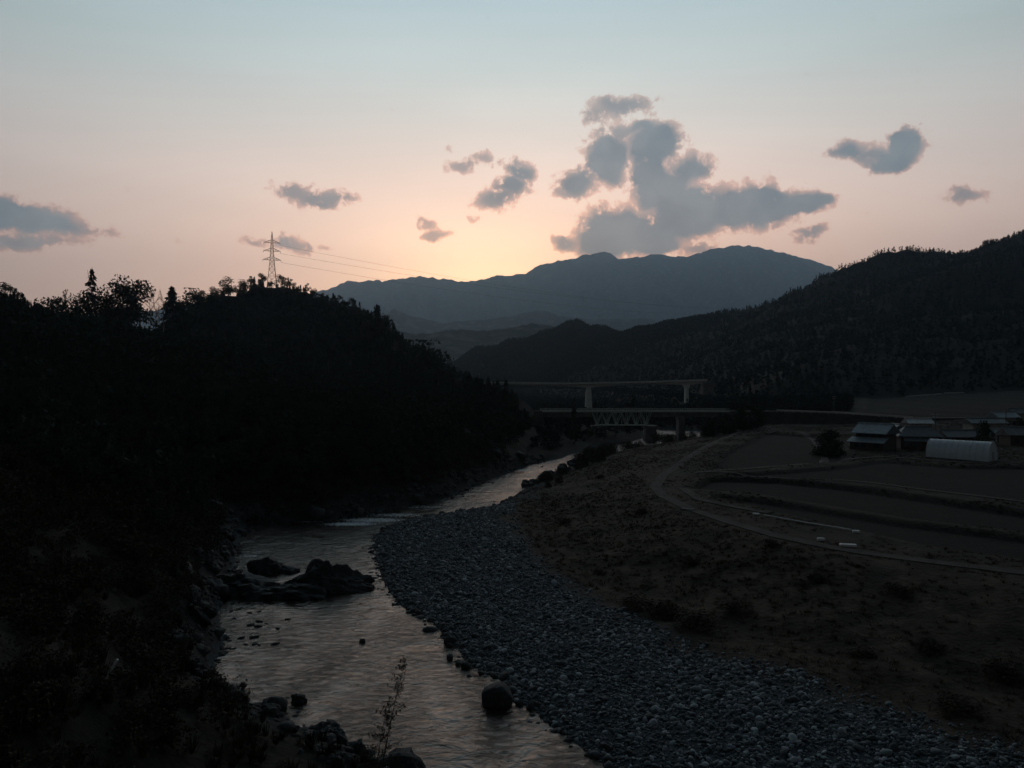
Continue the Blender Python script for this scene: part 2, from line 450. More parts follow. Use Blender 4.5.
b2 = nt.nodes.new('ShaderNodeBump'); b2.inputs['Distance'].default_value = .2; b2.inputs['Strength'].default_value = 1
nt.links.new(w2, b1.inputs['Height']) ; nt.links.new(b1.outputs['Normal'], b2.inputs['Normal']); 
wmask = nt.nodes.new('ShaderNodeMapRange'); wmask.inputs['From Min'].default_value = .35; wmask.inputs['From Max'].default_value = .68; wmask.inputs['To Min'].default_value = .25; wmask.inputs['To Max'].default_value = 1.5
nt.links.new(wn(.11, 1.0, .45, R(20), 3, .8), wmask.inputs['Value'])
wm_ = nt.nodes.new('ShaderNodeMath'); wm_.operation = 'MULTIPLY'; nt.links.new(w1, wm_.inputs[0]); nt.links.new(wmask.outputs[0], wm_.inputs[1])
nt.links.new(wm_.outputs[0], b2.inputs['Height']); b.inputs['Specular Tint'].default_value = (1, .8, .7, 1)  # warm sky reflection put into the water as a pink specular tint
b1.inputs['Distance'].default_value = .3
foam = nt.nodes.new('ShaderNodeAttribute'); foam.attribute_name = 'foam'
fn = wn(2.0, 1.4, .5, R(25), 8, .8, .72)
fm = nt.nodes.new('ShaderNodeMath'); fm.operation = 'ADD'; nt.links.new(fn, fm.inputs[0]); nt.links.new(foam.outputs['Fac'], fm.inputs[1])
mr = nt.nodes.new('ShaderNodeMapRange'); mr.inputs['From Min'].default_value = .84; mr.inputs['From Max'].default_value = 1.1
nt.links.new(fm.outputs[0], mr.inputs['Value'])
mx = nt.nodes.new('ShaderNodeMix'); mx.data_type = 'RGBA'; nt.links.new(mr.outputs['Result'], mx.inputs['Factor'])
mx.inputs['A'].default_value = (.03, .022, .016, 1); mx.inputs['B'].default_value = (.75, .82, .86, 1)
nt.links.new(mx.outputs['Result'], b.inputs['Base Color'])
mr2 = nt.nodes.new('ShaderNodeMapRange'); mr2.inputs['To Min'].default_value = .07; mr2.inputs['To Max'].default_value = .8
nt.links.new(mr.outputs['Result'], mr2.inputs['Value']); nt.links.new(mr2.outputs['Result'], b.inputs['Roughness'])
nt.links.new(b2.outputs['Normal'], b.inputs['Normal'])
# white water where the bed steps down
def blobf(X, Y, px, py, rx, ry, rot=0):
    cx, cy = P(px, py); c, s = math.cos(rot), math.sin(rot)
    u = (X - cx) * c + (Y - cy) * s; v = -(X - cx) * s + (Y - cy) * c
    return np.exp(-((u / rx) ** 2 + (v / ry) ** 2))
fo = np.zeros(WX.shape)
for (px, py, rx, ry, w) in [(350, 524, 6, 2.2, .8), (372, 520, 8, 3.0, .72), (395, 515, 8, 3, .6), (425, 507, 8, 4, .5), (455, 501, 7, 4, .42), (505, 474, 3, 6, .55), (525, 470, 4, 5, .6),
                            (250, 556, 2.5, 1.5, .62), (243, 522, 2.5, 1, .75), (310, 522, 4, .8, .7), (300, 560, 4, .8, .5), (262, 552, 3, 1, .5), (360, 648, 3, .5, .42),
                            (300, 540, 8, 3, .32), (660, 436, 5, 20, .35), (690, 436, 5, 16, .35)]:
    fo = np.maximum(fo, .8 * w * blobf(WX, WY, px, py, rx, ry))
Vw = np.stack([WX.ravel(), WY.ravel(), wz.ravel()], -1)[used]
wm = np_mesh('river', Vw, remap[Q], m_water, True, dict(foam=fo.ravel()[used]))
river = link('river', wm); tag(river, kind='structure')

# ------------------------------------------------------------------ far ranges
m_range = varied('wooded range', (.045, .055, .05), (.075, .085, .075), .004, .95, 12, .02, c3=(.12, .13, .125), spec=.1)
def range_mesh(name, pts, Y, front, back, base, amp, seed, ncol=420, nrow=70, rough=4.0):
    pts = sorted(pts)
    pxs = np.linspace(pts[0][0], pts[-1][0], ncol)
    py = np.interp(pxs, [p[0] for p in pts], [p[1] for p in pts])
    x = (pxs - 512) / F * Y
    Zr = CAMZ + (384 - py) / F * Y
    Zr = Zr + fbm(x / (Y * .006), x * 0, seed, 5) * rough + fbm(x / (Y * .03), x * 0, seed + 4, 3) * rough * 1.3
    s = np.concatenate([np.linspace(-front, 0, nrow), np.linspace(0, back, nrow // 3)[1:]])
    X = np.tile(x, (len(s), 1)); S = np.tile(s[:, None], (1, ncol))
    wob = fbm(X / (front * .5), S / (front * 1.2), seed + 3, 3) * front * .5
    t = np.where(S < 0, 1 + S / front, 1 - .7 * S / back)
    prof = np.clip(t, 0, 1) ** 1.15
    sp = 1 - np.abs(2 * (fbm((X + S * .35) / (front * .16), S / (front * .9), seed + 9, 4)))      # spurs running down the slope
    sp2 = fbm((X - S * .25) / (front * .06), S / (front * .3), seed + 19, 4)
    env = 4 * np.clip(t, 0, 1) * (1 - np.clip(t, 0, 1))
    Zz = base + (Zr[None, :] - base) * prof + env * ((sp - .8) * amp + sp2 * amp * .45)
    # keep the crest the highest thing seen from the valley
    Zz = np.minimum(Zz, base + (Zr[None, :] - base) * (prof + .0) + env * amp * .12)
    V = np.stack([X, Y + S, Zz], -1).reshape(-1, 3)
    idx = np.arange(V.shape[0]).reshape(len(s), ncol)
    Q = np.stack([idx[:-1, :-1], idx[:-1, 1:], idx[1:, 1:], idx[1:, :-1]], -1).reshape(-1, 4)
    o = link(name, np_mesh(name, V, Q, m_range, True)); tag(o, kind='structure')
    return o, V
DR = [(-400, 330), (-200, 312), (0, 315), (150, 311), (250, 303), (325, 291), (348, 283), (358, 283), (372, 281), (385, 281), (400, 278), (416, 277), (440, 279), (470, 280), (485, 278), (500, 275), (525, 273), (544, 264), (560, 261),
      (573, 259), (585, 255), (602, 252), (612, 254), (620, 258), (640, 256), (654, 254), (668, 256), (680, 258), (698, 253), (719, 249), (735, 246), (750, 245), (765, 247), (787, 254), (808, 260), (828, 266), (870, 280), (1000, 300), (1300, 320), (1500, 335)]
range_mesh('mountain', DR, 11000, 3400, 1900, 60, 800, 3, 900, 120, 55)
range_mesh('mountain', [(100, 350), (330, 330), (372, 318), (385, 314), (394, 308), (402, 312), (415, 318), (440, 322), (480, 320), (510, 316), (530, 312), (544, 310), (560, 315), (600, 320), (640, 318), (700, 325), (800, 350)],
           6400, 1200, 900, 40, 70, 13, 300, 40, 17)
range_mesh('hill', [(200, 345), (340, 336), (380, 334), (391, 331), (410, 333), (430, 334), (448, 331), (461, 330), (480, 331), (500, 330), (520, 326), (532, 323), (550, 325), (580, 328), (640, 330), (720, 345)],
           2700, 700, 500, 12, 40, 23, 300, 40, 9)
spur, spurV = range_mesh('hill', [(240, 335), (330, 334), (400, 345), (420, 350), (441, 363), (455, 371), (470, 381), (500, 398)], 1000, 180, 200, 6, 8, 33, 160, 30, 3)

# ------------------------------------------------------------------ trees: prototypes as arrays
def tris_at(C, size, drop=0.0, outward=None):
    """one leaf-clump triangle round each centre"""
    n = len(C)
    a = rng.normal(size=(n, 3)); a /= np.linalg.norm(a, axis=1)[:, None]
    if outward is not None: a = a * .7 + outward; a /= np.linalg.norm(a, axis=1)[:, None] + 1e-9
    r = rng.normal(size=(n, 3)); b_ = np.cross(a, r); b_ /= np.linalg.norm(b_, axis=1)[:, None] + 1e-9
    c = np.cross(a, b_)
    s = size * (.6 + .8 * rng.random(n))[:, None]
    p0 = C + a * s; p0[:, 2] -= drop * s[:, 0]
    p1 = C - a * s * .5 + b_ * s * .75; p2 = C - a * s * .5 - b_ * s * .75
    V = np.stack([p0, p1, p2], 1).reshape(-1, 3)
    return V, np.arange(len(V)).reshape(-1, 3)

def conifer(n, rad=.2, base=.1, size=.05):
    z = base + (1 - base) * rng.random(n) ** 1.25
    r = rad * ((1 - z) ** .8) * (.35 + .65 * rng.random(n) ** .5)
    tier = .8 + .25 * np.sin(z * 60 + rng.random() * 6)
    th = rng.random(n) * 6.283
    r = r * tier * (1 + .25 * np.sin(th * 3 + z * 9))
    out = np.stack([np.cos(th), np.sin(th), np.full(n, -.35)], -1)
    C = np.stack([r * np.cos(th), r * np.sin(th), z * .97], -1)
    V, Fc = tris_at(C, size * (1.15 - z[:, None] * .0).mean(), .3, out)
    V2 = np.array([[0, -.008, .9], [.007, .004, .9], [-.007, .004, .9], [0, 0, 1.02]])
    Fc = np.vstack([Fc, np.array([[0, 1, 3], [1, 2, 3], [2, 0, 3]]) + len(V)]); V = np.vstack([V, V2])
    return V, Fc

def broad(n, rx=.36, zc=.62, rz=.38, lobes=9, size=.045, gap=.0):
    Cs = []
    for k in range(lobes):
        th = rng.random() * 6.283; u = rng.random() ** .5
        zz = zc + rz * (rng.random() * 1.6 - .8)
        w = math.sqrt(max(.05, 1 - ((zz - zc) / rz) ** 2))
        Cs.append((rx * .72 * u * w * math.cos(th), rx * .72 * u * w * math.sin(th), zz, rx * (.3 + .25 * rng.random())))
    Cs = np.array(Cs); pick = rng.integers(0, lobes, n)
    d = rng.normal(size=(n, 3)); d /= np.linalg.norm(d, axis=1)[:, None]
    C = Cs[pick, :3] + d * Cs[pick, 3:4] * (.45 + .6 * rng.random(n))[:, None]
    C[:, 2] = np.clip(C[:, 2], .08, 1.0)
    return tris_at(C, size, .1)

def trunk_mb(limbs, h=1.0, r=.018, top=.9, seed=0):
    rr = random.Random(seed); mb = MB()
    pts = [Vector((0, 0, -.03))]
    for i in range(1, 6):
        pts.append(Vector((rr.uniform(-.012, .012) * i, rr.uniform(-.012, .012) * i, top * i / 5)))
    for i in range(5): mb.bar(pts[i], pts[i + 1], r * (1 - i * .17), 6, r * (1 - (i + 1) * .17))
    def limb(p, d, L, rad, dep):
        q = p + d * L
        mb.bar(p, q, rad, 4, rad * .55)
        if dep:
            for k in range(3):
                dd = (d + Vector((rr.uniform(-.7, .7), rr.uniform(-.7, .7), rr.uniform(-.1, .7)))).normalized()
                limb(p.lerp(q, rr.uniform(.45, 1)), dd, L * rr.uniform(.5, .75), rad * .5, dep - 1)
    for k in range(limbs):
        t = rr.uniform(.3, .95); a = rr.uniform(0, 6.28)
        p = pts[min(4, int(t * 5))].lerp(pts[min(5, int(t * 5) + 1)], t * 5 - int(t * 5))
        limb(p, Vector((math.cos(a), math.sin(a), rr.uniform(.4, 1.1))).normalized(), .2 * (1.15 - t * .6), r * .42, 2 if limbs > 8 else 1)
    return mb

class Merge:
    def __init__(s): s.V = []; s.F = []; s.n = 0
    def put(s, V, Fc, X, Y, Z, S, SX=None):
        N = len(X)
        if N == 0: return
        a = rng.random(N) * 6.283; c, si = np.cos(a), np.sin(a)
        SX = S if SX is None else SX
        vx = V[None, :, 0] * SX[:, None]; vy = V[None, :, 1] * SX[:, None]
        W = np.stack([vx * c[:, None] - vy * si[:, None] + X[:, None], vx * si[:, None] + vy * c[:, None] + Y[:, None],
                      V[None, :, 2] * S[:, None] + Z[:, None]], -1)
        FF = Fc[None] + (np.arange(N) * len(V))[:, None, None] + s.n
        s.V.append(W.reshape(-1, 3)); s.F.append(FF.reshape(-1, 3)); s.n += N * len(V)
    def build(s, name, mat, smooth_shade=False, attrs=None):
        return link(name, np_mesh(name, np.vstack(s.V), np.vstack(s.F), mat, smooth_shade, attrs))

BY_ = 550
# --- forest masses
protosC = [conifer(70, .24, .05, .085) for _ in range(4)]; protosB = [broad(70, .42, .55, .42, 8, .095) for _ in range(4)]
far_protos = [conifer(22, .28, .0, .15) for _ in range(3)] + [broad(22, .45, .5, .45, 6, .16) for _ in range(3)]
def scatter(n, x0, x1, y0, y1, test):
    x = rng.uniform(x0, x1, n); y = rng.uniform(y0, y1, n)
    k = test(x, y); return x[k], y[k]
TOWER = (at(272, 497), 497)
def t_left(x, y):
    k = inside(x, y, left_poly) & (polydist(x, y, TOE_L) > 3.5)
    k &= (np.abs(x) < y * .78 + 30) & ((x - TOWER[0]) ** 2 + (y - TOWER[1]) ** 2 > 20)
    k &= ~((x > -40) & (y > 540)) & (y > 78)
    back = inside(x, y, back_poly) & (polydist(x, y, [p[:2] for p in RIDGE_L]) > 60)
    return k & ~back
x, y = scatter(17000, -330, 14, 40, 560, t_left)
ux = x / y * F + 512
gapk = ~((ux > 138) & (ux < 172) & (y > 330) & (y < 430))
x, y = x[gapk], y[gapk]
z = H(x, y)
hgt = rng.uniform(3.7, 5.6, len(x)) * (1 + .35 * fbm(x * .03, y * .03, 61)) 
hgt = np.where((x > -75) & (y > 230), hgt * 1.25, hgt)
con = (fbm(x * .02, y * .02, 66) + rng.normal(size=len(x)) * .1 + np.where((y > 230) & (x > -60), .25, 0)) > .02
mgl = Merge()
singles = []
order = np.argsort(y); near_k = np.zeros(len(x), bool)
cand = [i for i in order if y[i] > 78]
last = []
for i in cand:
    if len(last) >= 190: break
    if -.70 * y[i] < x[i] and all((x[i] - x[j]) ** 2 + (y[i] - y[j]) ** 2 > 12 for j in last[-60:]):
        last.append(i); near_k[i] = True
for k in range(4):
    s = (np.arange(len(x)) % 4 == k) & ~near_k & (y > 40)
    mgl.put(*protosC[k], x[s & con], y[s & con], z[s & con] - .2, hgt[s & con] * 1.02)
    mgl.put(*protosB[k], x[s & ~con], y[s & ~con], z[s & ~con] - .2, hgt[s & ~con])
forest_l = mgl.build('forest', m_forest)
tag(forest_l, 'dense dark evergreen forest covering the hill under the lattice tower', 'forest', kind='stuff')

x2, y2 = scatter(34000, -200, 900, 440, 1500, lambda a, b_: inside(a, b_, right_poly) & (polydist(a, b_, TOE_R) > 4) & (np.abs(a) < b_ * .80) & (b_ < 1500))
xc, yc = scatter(26000, -260, 330, 1150, 1800, lambda a, b_: inside(a, b_, right_poly))
xa, ya = scatter(8000, -350, 500, 1200, 1900, lambda a, b_: inside(a, b_, right_poly) & (polydist(a, b_, [p[:2] for p in RIDGE_R]) < 130) & (np.abs(a) < b_ * .8))
xb = np.array([p[0] for p in densify(RIDGE_R, 4.5)]); yb = np.array([p[1] for p in densify(RIDGE_R, 4.5)])
kb = (np.abs(xb) < yb * .8) & (yb > 400); xb = xb[kb] + rng.normal(size=kb.sum()) * 3; yb = yb[kb] + rng.normal(size=kb.sum()) * 3
x2 = np.concatenate([x2, xa, xb, xc]); y2 = np.concatenate([y2, ya, yb, yc])
z2 = H(x2, y2); hh = rng.uniform(4.2, 6.8, len(x2)) * (1 + .4 * fbm(x2 * .02, y2 * .02, 71))
mgr = Merge()
for k in range(6):
    s = np.arange(len(x2)) % 6 == k
    mgr.put(*far_protos[k], x2[s], y2[s], z2[s] - .5, hh[s])
forest_r = mgr.build('forest', m_far_forest)
tag(forest_r, 'black wooded slope rising behind the farmhouses and greenhouse', 'forest', kind='stuff')
# riverside wood on the flats round the two bridges
xv, yv = scatter(5200, -30, 140, 222, 640, lambda a, b_: (~inside(a, b_, river_poly)) & (~inside(a, b_, left_poly)) & (~inside(a, b_, right_poly))
    & ((polydist(a, b_, LB) < polydist(a, b_, RB)) | (b_ > 335)) & (np.abs(b_ - 300) > 7) & ((b_ < 300) | (b_ > 306)) & (np.abs(b_ - BY_) > 7) & ((b_ > 330) | (polydist(a, b_, LB) > 3)))
xw_, yw_ = scatter(9000, -160, 150, 640, 1320, lambda a, b_: (~inside(a, b_, left_poly)) & (~inside(a, b_, right_poly)))
xv = np.concatenate([xv, xw_]); yv = np.concatenate([yv, yw_])
xw_, yw_ = scatter(3500, 100, 260, 345, 480, lambda a, b_: (a / b_ * F + 512 < 850) & (~inside(a, b_, right_poly)) & (b_ > 340 + fbm(a * .03, b_ * .03, 7) * 60))
xv = np.concatenate([xv, xw_]); yv = np.concatenate([yv, yw_])
zv = H(xv, yv); hv = rng.uniform(2.0, 4.6, len(xv)) * np.where(yv > 330, 1.25, 1)
mgv = Merge()
for k in range(4):
    s = np.arange(len(xv)) % 4 == k; mgv.put(*protosB[k], xv[s], yv[s], zv[s] - .3, hv[s], hv[s] * 1.2)
tag(mgv.build('woods', m_far_forest), 'low dark riverside wood on the flats between the two bridges', 'woods', kind='stuff')
# wooded spur beyond the left hill
k = rng.integers(0, len(spurV), 2500); sv = spurV[k]
sv = sv[sv[:, 1] < 1040]
mgs = Merge(); mgs.put(*far_protos[0], sv[:, 0], sv[:, 1], sv[:, 2] - 1, rng.uniform(6, 11, len(sv)))
tag(mgs.build('forest', m_far_forest), 'grey wooded spur running down beyond the tower hill', 'forest', kind='stuff')

# --- single trees
def make_tree(kind, name, n, mats=None, **kw):
    """prototype children meshes of unit height"""
    if kind == 'conifer':
        V, Fc = conifer(n, **kw); cm = np_mesh('crown', V, Fc, mats or m_needle); tr = trunk_mb(0, r=.012, top=.95, seed=n)
    elif kind == 'broad':
        V, Fc = broad(n, **kw); cm = np_mesh('crown', V, Fc, mats or m_leaf); tr = trunk_mb(7, r=.02, top=.7, seed=n)
    else:
        cm = None; tr = trunk_mb(13, r=.014, top=.95, seed=n)
    tm = bpy.data.meshes.new('trunk'); tm.from_pydata(tr.v, [], tr.f); tm.update()
    tm.materials.append(m_pale_bark if kind == 'bare' else m_bark)
    return name, tm, cm
def plant(proto, x, y, h, label, group=None, wide=1.0, z=None, cat='tree', lean=0):
    name, tm, cm = proto
    z = h1(x, y) - .15 if z is None else z
    o = empty(name, (x, y, z), random.uniform(0, 6.28)); o.scale = (h * wide, h * wide, h)
    if lean: o.rotation_euler[0] = lean
    link('trunk', tm, o)
    if cm: link('crown', cm, o)
    tag(o, label, cat, group)
    return o
CON = [make_tree('conifer', 'conifer_tree', 700 + k, rad=.2 + .02 * k, size=.034) for k in range(3)]
CONS = [make_tree('conifer', 'cedar_tree', 900 + k, rad=.23, size=.03) for k in range(3)]
BRD = [make_tree('broad', 'broadleaf_tree', 1300 + k, size=.024, lobes=13) for k in range(3)]
BRDS = [make_tree('broad', 'broadleaf_tree', 1200 + k, size=.026, lobes=9) for k in range(3)]
DENSE = make_tree('broad', 'broadleaf_tree', 3200, rx=.5, zc=.48, rz=.46, size=.035, lobes=16)
SPARSE = make_tree('conifer', 'pine_tree', 420, rad=.2, size=.026, base=.02)
BARE = [make_tree('bare', 'bare_tree', 40 + k) for k in range(3)]
BUSH = [make_tree('broad', 'bush', 900 + k, mats=m_weed, rx=.62, zc=.5, rz=.5, size=.05, lobes=11) for k in range(2)]
for i in last:
    kind = CONS if con[i] else BRDS
    plant(kind[i % 3], x[i], y[i], hgt[i] * 1.1, 'dark conifer in the black forest on the tower hill' if con[i] else 'dark bushy tree in the black forest on the tower hill',
          'cedars on the tower hillside' if con[i] else 'bushy trees on the tower hillside', z=z[i] - .2)
# skyline trees on the left
sky = [
 (6, 250, 283, BRDS[0], 'low round tree on the skyline where the left ridge leaves the photo', 1.3),
 (20, 258, 292, BRDS[1], 'low tree just down the skyline from the photo edge', 1.3),
 (43, 285, 296, BRD[0], 'small round tree in the skyline dip beside the bare twigs', 1.1),
 (55, 290, 300, BRDS[2], 'squat tree in the lowest dip of the left skyline', 1.2),
 (66, 295, 292, BARE[0], 'thin bare sapling poking up left of the tall ragged pine', .7),
 (76, 298, 288, BRD[1], 'open crowned tree directly left of the tall ragged pine', .85),
 (92, 300, 267, SPARSE, 'tall ragged pine with a thin spire above the skyline grove', 1.0),
 (84, 303, 296, BRD[2], 'low tree tucked in front of the tall ragged pine', 1.0),
 (102, 303, 287, BRD[0], 'tree between the ragged pine and the twin round crowns', .9),
 (112, 306, 281, BRD[1], 'first of the two big round crowned trees on the skyline', 1.0),
 (121, 310, 286, BRD[2], 'lower tree filling the gap between the two big round crowns', 1.0),
 (130, 308, 276, BRD[0], 'tallest round crowned tree on the left skyline', .95),
 (140, 312, 281, BRD[2], 'round crowned tree at the edge of the gap with bare trees', .95),
 (150, 345, 293, BARE[1], 'slim pale bare tree nearest the round crowned grove', .8),
 (156, 350, 290, BARE[2], 'tallest pale bare tree in the skyline gap', .8),
 (163, 352, 292, BARE[0], 'pale bare tree in the skyline gap nearest the layered pine', .8),
 (172, 385, 286, CON[1], 'layered pine at the tower side of the skyline gap', 1.5),
 (183, 390, 292, BRD[1], 'bushy tree right behind the layered pine', 1.2),
 (192, 410, 289, BRDS[0], 'low bushy tree on the rise toward the tower', 1.3),
 (203, 430, 290, BRDS[1], 'flat topped tree on the rise toward the tower', 1.3),
 (215, 450, 287, BRDS[2], 'small tree below the domed tree on the tower side', 1.3),
 (228, 455, 276, BRD[0], 'domed tree standing highest on the shoulder before the tower', 1.2),
 (241, 470, 280, BRDS[0], 'bushy tree between the domed tree and the hilltop', 1.3),
 (252, 485, 276, BRDS[1], 'bushy tree at the foot of the lattice tower, valley-off side', 1.3),
 (262, 490, 273, BRDS[2], 'small tree in front of the tower leg', 1.2),
 (281, 490, 275, BRDS[0], 'small tree beside the tower on the downhill side', 1.3),
 (292, 486, 279, BRDS[1], 'bushy tree where the skyline starts to drop from the tower', 1.3),
 (306, 478, 287, BRDS[1], 'bushy tree on the skyline below the tower', 1.3),
 (322, 464, 294, BRDS[2], 'low tree on the skyline over the start of the blue mountain', 1.3),
 (340, 448, 295, BRDS[2], 'broad tree on the bump of the skyline over the blue mountain', 1.3),
 (352, 440, 298, BRDS[0], 'rounded tree on the bump of the skyline', 1.3),
 (372, 425, 312, BRDS[0], 'small round tree on the falling skyline', 1.3),
 (384, 413, 318, BRDS[1], 'taller bushy tree halfway down the falling skyline', 1.3),
 (399, 402, 334, BRDS[1], 'bushy tree halfway down the falling skyline', 1.3),
 (413, 388, 341, BRDS[0], 'round tree near the grey wooded spur', 1.3),
 (428, 372, 352, BRDS[2], 'round tree just above the flat tail of the hill', 1.3),
 (443, 358, 361, CON[0], 'tall dark conifer sticking out where the hill tail begins', 1.1),
 (455, 348, 367, CONS[1], 'conifer on the hill tail, second after the tall one', 1.1),
 (466, 340, 371, CON[1], 'conifer on the middle of the hill tail', 1.0),
 (478, 332, 374, CONS[0], 'small conifer on the low end of the hill tail', 1.0),
 (489, 322, 377, CON[2], 'conifer on the low end of the hill tail', 1.0),
 (498, 312, 380, CONS[2], 'short conifer just left of the last pointed cedar', 1.1),
 (506, 296, 379, CON[0], 'last pointed cedar of the hill, beside the far bridge deck', 1.1),
 (512, 285, 388, CON[1], 'lower cedar leaning over the end of the retaining wall', 1.0),
 (574, 262, 397, CON[2], 'slender dark conifer standing before the far bridge pier', .62),
 (634, 380, 391, CON[0], 'dark conifer rising behind the truss bridge', .8),
 (627, 385, 398, CONS[1], 'smaller conifer beside the one behind the truss bridge', 1.0),
 (750, 330, 383, CON[1], 'tall narrow conifer beyond the dark grove by the bridge end', .6),
 (741, 268, 407, DENSE, 'round dark tree of the grove at the bridge end', 1.0),
 (757, 272, 405, DENSE, 'wide dark tree of the grove at the bridge end, field side', 1.0),
 (724, 262, 414, DENSE, 'low dark tree of the grove hiding the girder bridge', 1.2),
 (709, 258, 419, DENSE, 'low dark tree at the river edge of the bridge grove', 1.2),
 (984, 178, 421, DENSE, 'dense black round tree behind the greenhouse', .62),
 (830, 184, 430, DENSE, 'dark bushy tree beside the blue roofed farmhouse', 1.3),
 (818, 186, 447, BRDS[2], 'small dark shrub below the tree beside the farmhouse', 1.2),
 (1016, 250, 417, BRDS[1], 'dark tree behind the houses at the edge of the photo', 1.3),
]
for (px, Y, py, proto, label, wide) in sky:
    X = at(px, Y); g = h1(X, Y); h = zat(py, Y) - g
    if h < 3.0: g = zat(py, Y) - 4.5; h = 4.5
    plant(proto, X, Y, h + .2, label, wide=wide, z=g - .2)
# dark bushes between the bar and the truss bridge
bush_spots = []
for k in range(34):
    t = k / 33; i = t * (len(RB_far[:8]) - 1); a = RB_far[int(i)]; c_ = RB_far[min(int(i) + 1, 7)]; f = i - int(i)
    X = a[0] * (1 - f) + c_[0] * f + random.uniform(1.5, 7 + 6 * t); Y = a[1] * (1 - f) + c_[1] * f - random.uniform(1, 5)
    bush_spots.append((X, Y, random.uniform(1.2, 2.4) + 1.6 * (t > .35)))
for (X, Y, h) in bush_spots:
    plant(BUSH[random.randrange(2)], X, Y, h, 'dark bush along the river edge below the truss bridge', 'bushes along the upstream river edge', 1.1, cat='bush')
for (px, py, h, w) in [(563, 517, 1.6, 1.3), (555, 500, 1.3, 1.4), (640, 592, 2.0, 1.6), (668, 598, 2.2, 1.6), (700, 610, 2.0, 1.8), (735, 600, 1.6, 1.5), (770, 560, 1.4, 1.4), (600, 560, 1.2, 1.4), (690, 560, 1.3, 1.5), (815, 585, 1.5, 1.5),
                    (900, 600, 1.4, 1.6), (930, 640, 1.5, 1.6), (600, 482, 1.6, 1.3), (640, 520, 1.4, 1.4), (960, 690, 1.4, 1.8), (1000, 660, 1.6, 1.5), (860, 640, 1.2, 1.8)]:
    X, Y = P(px, py, 2.6)
    plant(BUSH[random.randrange(2)], X, Y, h * .62, 'low brown bush on the scrubby slope above the cobbles', 'bushes on the brown slope', w * 1.7, cat='bush')

# ------------------------------------------------------------------ cobbles of the bar
def ico(sub):
    bm = bmesh.new(); bmesh.ops.create_icosphere(bm, subdivisions=sub, radius=1)
    V = np.array([v.co[:] for v in bm.verts]); Fc = np.array([[v.index for v in f.verts] for f in bm.faces]); bm.free()
    return V, Fc
def rock_shape(sub, seed, rough=.25, flat=.5):
    V, Fc = ico(sub); r = np.random.default_rng(seed)
    D_ = r.normal(size=(7, 3)); D_ /= np.linalg.norm(D_, axis=1)[:, None]
    cut = r.uniform(.55, .95, 7)
    for d, c_ in zip(D_, cut):
        t = V @ d; k = t > c_
        V[k] -= np.outer(t[k] - c_, d) * .85
    if sub >= 3:
        n = fbm(V[:, 0] * 2.3 + seed, V[:, 1] * 2.3 + V[:, 2] * 1.7, seed, 4); V *= (1 + rough * n)[:, None]
    V *= np.array([1, r.uniform(.65, .9), flat])
    return V, Fc
class Stones:
    def __init__(s): s.V = []; s.F = []; s.T = []; s.n = 0
    def put(s, sh, X, Y, Z, S):
        V, Fc = sh; N = len(X)
        if not N: return
        a = rng.random(N) * 6.283; c, si = np.cos(a), np.sin(a); fl = rng.uniform(.7, 1.3, N)
        tl = rng.normal(size=(N, 2)) * .25
        vx = V[None, :, 0] * S[:, None]; vy = V[None, :, 1] * S[:, None]; vz = V[None, :, 2] * (S * fl)[:, None]
        vz = vz + vx * tl[:, :1] + vy * tl[:, 1:]
        W = np.stack([vx * c[:, None] - vy * si[:, None] + X[:, None], vx * si[:, None] + vy * c[:, None] + Y[:, None], vz + Z[:, None]], -1)
        s.V.append(W.reshape(-1, 3)); s.F.append((Fc[None] + (np.arange(N) * len(V))[:, None, None] + s.n).reshape(-1, 3))
        tone = rng.random(N) ** 2.2
        s.T.append(np.repeat(tone, len(V))); s.n += N * len(V)
m_cob, nt, b = new_mat('cobble stones')
at_ = nt.nodes.new('ShaderNodeAttribute'); at_.attribute_name = 'tone'
r = nt.nodes.new('ShaderNodeValToRGB'); el = r.color_ramp.elements
el[0].color = (.05, .064, .074, 1); el[0].position = 0; el[1].color = (.55, .61, .64, 1); el[1].position = 1
e = el.new(.45); e.color = (.19, .23, .26, 1)
nt.links.new(at_.outputs['Fac'], r.inputs['Fac'])
geo = nt.nodes.new('ShaderNodeNewGeometry'); n = nt.nodes.new('ShaderNodeTexNoise'); n.inputs['Scale'].default_value = 6; n.inputs['Detail'].default_value = 4
nt.links.new(geo.outputs['Position'], n.inputs['Vector'])
mx = nt.nodes.new('ShaderNodeMix'); mx.data_type = 'RGBA'; mx.blend_type = 'MULTIPLY'; mx.inputs['Factor'].default_value = .6
nt.links.new(r.outputs['Color'], mx.inputs['A']); nt.links.new(n.outputs['Color'], mx.inputs['B'])
nt.links.new(mx.outputs['Result'], b.inputs['Base Color']); b.inputs['Roughness'].default_value = .75
st = Stones()
def bar_pts(n, y0, y1, pw=1.0):
    x = rng.uniform(-25, 75, n); y = rng.uniform(y0, y1, n)
    k = (inside(x, y, bar_poly)) & (x < y * .75 + 5)
    x, y = x[k], y[k]
    d = polydist(x, y, E); keepp = rng.random(len(x)) < .12 + .88 * smooth(d / 5.0 + fbm(x * .2, y * .2, 88) * 2)
    dn = polydist(x, y, RB)
    return x[keepp], y[keepp], dn[keepp]
SH2 = [rock_shape(2, 100 + k) for k in range(8)]; SH1 = [rock_shape(1, 200 + k) for k in range(6)]
x, y, dn = bar_pts(170000, 36, 85)
S = np.clip(rng.lognormal(math.log(.092), .5, len(x)), .05, .42); z = H(x, y)
big = S > .16
for k in range(8):
    s = (np.arange(len(x)) % 8 == k) & big; st.put(SH2[k], x[s], y[s], z[s] + S[s] * .2, S[s])
for k in range(6):
    s = (np.arange(len(x)) % 6 == k) & ~big; st.put(SH1[k], x[s], y[s], z[s] + S[s] * .2, S[s])
x, y, dn = bar_pts(110000, 85, 165)
